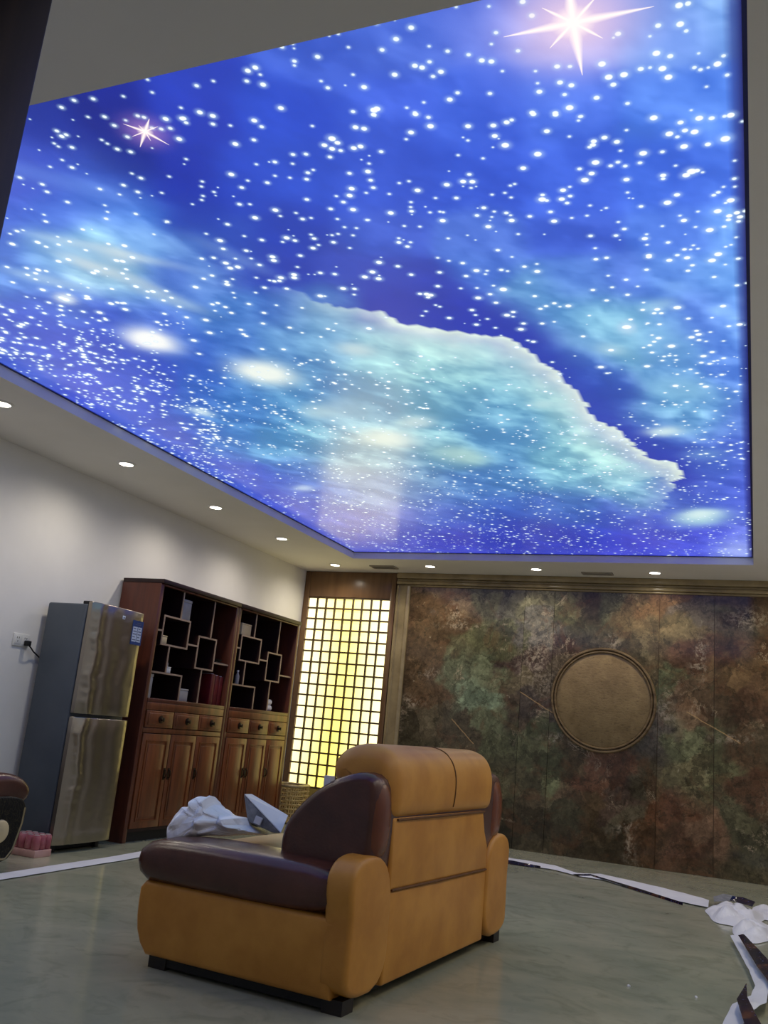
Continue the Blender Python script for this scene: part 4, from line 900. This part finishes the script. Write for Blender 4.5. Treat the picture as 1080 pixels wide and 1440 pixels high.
# ------------------------------------------------------------------ film offcuts along the floor below the tray
def star_film():
    t = NT('dark_starry_film'); v = t.coord('Object')
    n_ = t.noise(v, 6, 4, .6, 1.0); vo = t.n('ShaderNodeTexVoronoi'); vo.inputs['Scale'].default_value = 42; t.put(vo.inputs['Vector'], v)
    col = t.mix(t.ramp(n_, [(.52, 0.0), (.66, 1.0)]), tuple(lin((22, 20, 44))), tuple(lin((96, 58, 44))))
    col = t.mix(t.ramp(n_, [(.66, 0.0), (.72, 1.0)]), col, tuple(lin((170, 130, 80))))
    col = t.mix(t.ramp(vo.outputs['Distance'], [(.08, 1.0), (.16, 0.0)]), col, tuple(lin((120, 124, 190))))
    return t.set(color=col, rough=.18, spec=.5)
M['star_film'] = star_film()
def ribbon(name, left, right, mat, parent=None, wav=.004, seed=0, sub=6, th=.0015):
    """strip between two polylines of 3-D points, resampled, gently rumpled, with thickness"""
    L = np.array(left, float); Rr = np.array(right, float); n = len(L); vs = []; m = 4
    for i in range(n - 1):
        for k in range(sub + (i == n - 2)):
            f_ = k / sub
            a = L[i] * (1 - f_) + L[i + 1] * f_; b = Rr[i] * (1 - f_) + Rr[i + 1] * f_
            for q in range(m + 1):
                p = a + (b - a) * q / m
                p = p + np.array([0, 0, abs(mnoise.noise(Vector(p * 9 + seed))) * wav * (1 if 0 < q < m else .4)]); vs.append(p)
    rows = len(vs) // (m + 1); base = len(vs); vs += [p - np.array([0, 0, th]) for p in vs]; fs = []
    for i in range(rows - 1):
        for q in range(m):
            k = i * (m + 1) + q; fs += [(k, k + 1, k + m + 2, k + m + 1), (base + k + m + 1, base + k + m + 2, base + k + 1, base + k)]
    for i in range(rows - 1):
        for q in (0, m):
            k = i * (m + 1) + q; fs.append((k, k + m + 1, base + k + m + 1, base + k))
    for i in (0, rows - 1):
        for q in range(m):
            k = i * (m + 1) + q; fs.append((k, k + 1, base + k + 1, base + k))
    o = MB().add(vs, fs).build(name, mat, parent, 0, True); return o
def wpts(l, z): return [np.array([x, y, zz if (zz := z) is not None else 0]) for x, y in l]
f1 = thing('film_strip', 'long thin white film offcut on floor left of the armchair', 'film offcut', (-3.9, 5.2, 0), 0, 'film offcuts on the floor')
def rel(pts, o): return [np.array(p) - np.array(o.location) for p in pts]
yl = [3.2, 3.7, 4.2, 4.7, 5.2, 5.8, 6.25]; xo = [-3.90, -3.90, -3.905, -3.92, -3.93, -3.98, -4.01]
ribbon('white_side', rel([(x - .055, y, .012) for x, y in zip(xo, yl)], f1), rel([(x + .055, y + .02, .006) for x, y in zip(xo, yl)], f1), M['film_white'], f1, .01, 3)
f2 = thing('film_strip', 'long white film offcut curling on floor before the marble wall', 'film offcut', (-1.3, 7.9, 0), 0, 'film offcuts on the floor')
up = [(655, 1200), (700, 1204), (740, 1210), (780, 1217), (812, 1228), (845, 1229), (900, 1241), (950, 1253), (985, 1262), (997, 1266)]
dn = [(655, 1206), (700, 1209), (740, 1217), (780, 1223), (814, 1232), (848, 1237), (900, 1253), (950, 1266), (985, 1274), (996, 1276)]
ribbon('white_side', rel([at(u, v, 2, .02) for u, v in up], f2), rel([at(u, v, 2, .008) for u, v in dn], f2), M['film_white'], f2, .012, 5)
for pts in (([(690, 1206), (720, 1210), (760, 1218)], [(690, 1210), (720, 1215), (760, 1221)]), ([(806, 1229), (830, 1229), (850, 1235), (900, 1250), (960, 1269)], [(812, 1232), (832, 1234), (852, 1238), (900, 1254), (960, 1273)])):
    ribbon('printed_side', rel([at(u, v, 2, .024) for u, v in pts[0]], f2), rel([at(u, v, 2, .006) for u, v in pts[1]], f2), M['star_film'], f2, .004, 8)
# heap of crumpled film at the right
f3 = thing('film_heap', 'crumpled heap of white film with dark starry print at right edge', 'film offcut', (-.12, 7.2, 0), 0, 'film offcuts on the floor')
def heap(name, cx, cy, rx, ry, h, seed, mat, par):
    n, m = 56, 16; vs = [(cx, cy, h)]; fs = []
    for j in range(1, m + 1):
        for i in range(n):
            a = 2 * PI * i / n; q = j / m; wob_ = 1 + .22 * mnoise.noise(Vector((math.cos(a) * 1.6, math.sin(a) * 1.6, seed)))
            x, y = cx + rx * q * wob_ * math.cos(a), cy + ry * q * wob_ * math.sin(a)
            w = mnoise.voronoi(Vector((x * 7, y * 4, seed)))[0]
            z = h * (1 - q ** 2) * (.55 + 1.1 * (w[1] - w[0])) + .004
            vs.append((x, y, max(z, .004) + .02 * (1 - q) * abs(mnoise.noise(Vector((x * 16, y * 9, seed))))))
    for i in range(n): fs.append((0, 1 + i, 1 + (i + 1) % n))
    for j in range(m - 1):
        for i in range(n): a = 1 + j * n + i; b = 1 + j * n + (i + 1) % n; fs.append((a, a + n, b + n, b))
    fs.append(tuple(1 + (m - 1) * n + i for i in range(n))[::-1])
    return MB().add([tuple(np.array(p) - np.array(par.location)) for p in vs], fs).build(name, mat, par, 0, False)
heap('crumpled_film', -.13, 7.02, .18, .46, .075, 2.2, M['film_white'], f3)
heap('crumpled_film', -.02, 6.5, .13, .42, .055, 5.1, M['film_white'], f3)
heap('crumpled_film', .10, 7.35, .14, .35, .04, 7.7, M['film_white'], f3)
ribbon('printed_fold', rel([at(u, v, 2, .10) for u, v in ((1030, 1260), (1045, 1262), (1062, 1268))], f3), rel([at(u, v, 2, .07) for u, v in ((1026, 1266), (1046, 1272), (1058, 1275))], f3), M['star_film'], f3, .01, 2)
ribbon('grey_fold', rel([at(u, v, 2, .06) for u, v in ((1003, 1261), (1018, 1257), (1033, 1260))], f3), rel([at(u, v, 2, .05) for u, v in ((1004, 1268), (1020, 1267), (1034, 1267))], f3), M['foam_grey'], f3, .01, 6)
f4 = thing('film_strip', 'twisted film offcut, white and dark starry, at lower right edge', 'film offcut', (0, 5.2, 0), 0, 'film offcuts on the floor')
ribbon('white_side', rel([at(u, v, 2, .03) for u, v in ((1027, 1316), (1040, 1340), (1052, 1362), (1062, 1386), (1056, 1400), (1030, 1412), (1016, 1440), (1010, 1465))], f4), rel([at(u, v, 2, .045) for u, v in ((1041, 1316), (1058, 1340), (1074, 1366), (1082, 1380), (1078, 1410), (1060, 1420), (1045, 1440), (1040, 1465))], f4), M['film_white'], f4, .02, 4)
ribbon('printed_side', rel([at(u, v, 2, .075) for u, v in ((1038, 1315), (1052, 1338), (1064, 1358), (1076, 1374), (1092, 1400))], f4), rel([at(u, v, 2, .09) for u, v in ((1046, 1314), (1064, 1332), (1080, 1350), (1094, 1364), (1108, 1390))], f4), M['star_film'], f4, .01, 9)
ribbon('printed_side', rel([at(u, v, 2, .085) for u, v in ((1049, 1384), (1036, 1405), (1042, 1425), (1050, 1450), (1056, 1475))], f4), rel([at(u, v, 2, .085) for u, v in ((1050, 1386), (1051, 1402), (1062, 1425), (1076, 1450), (1082, 1475))], f4), M['star_film'], f4, .01, 12)

# small raised white flecks on the floor
for u, v, r_, lab in ((884, 1385, .010, 'small white fleck on floor right of the armchair, larger of two'), (979, 1401, .007, 'tiny white fleck on floor near the twisted film offcut')):
    P = at(u, v, 2, .006); pts = []; n = 9
    for k in range(n):
        a = 2 * PI * k / n; q = r_ * (.7 + .5 * rnd.random()); pts.append((q * math.cos(a), q * math.sin(a), .002 + .006 * rnd.random()))
    vs = [(0, 0, .009)] + pts + [(x, y, 0) for x, y, z in pts]
    fs = [(0, 1 + k, 1 + (k + 1) % n) for k in range(n)] + [(1 + k, 1 + n + k, 1 + n + (k + 1) % n, 1 + (k + 1) % n) for k in range(n)] + [tuple(range(n + 1, 2 * n + 1))[::-1]]
    o_ = MB().add(vs, fs).build('white_fleck', M['film_white']); o_.location = (P[0], P[1], 0); tag(o_, lab, 'paper scrap', 'flecks on the floor')
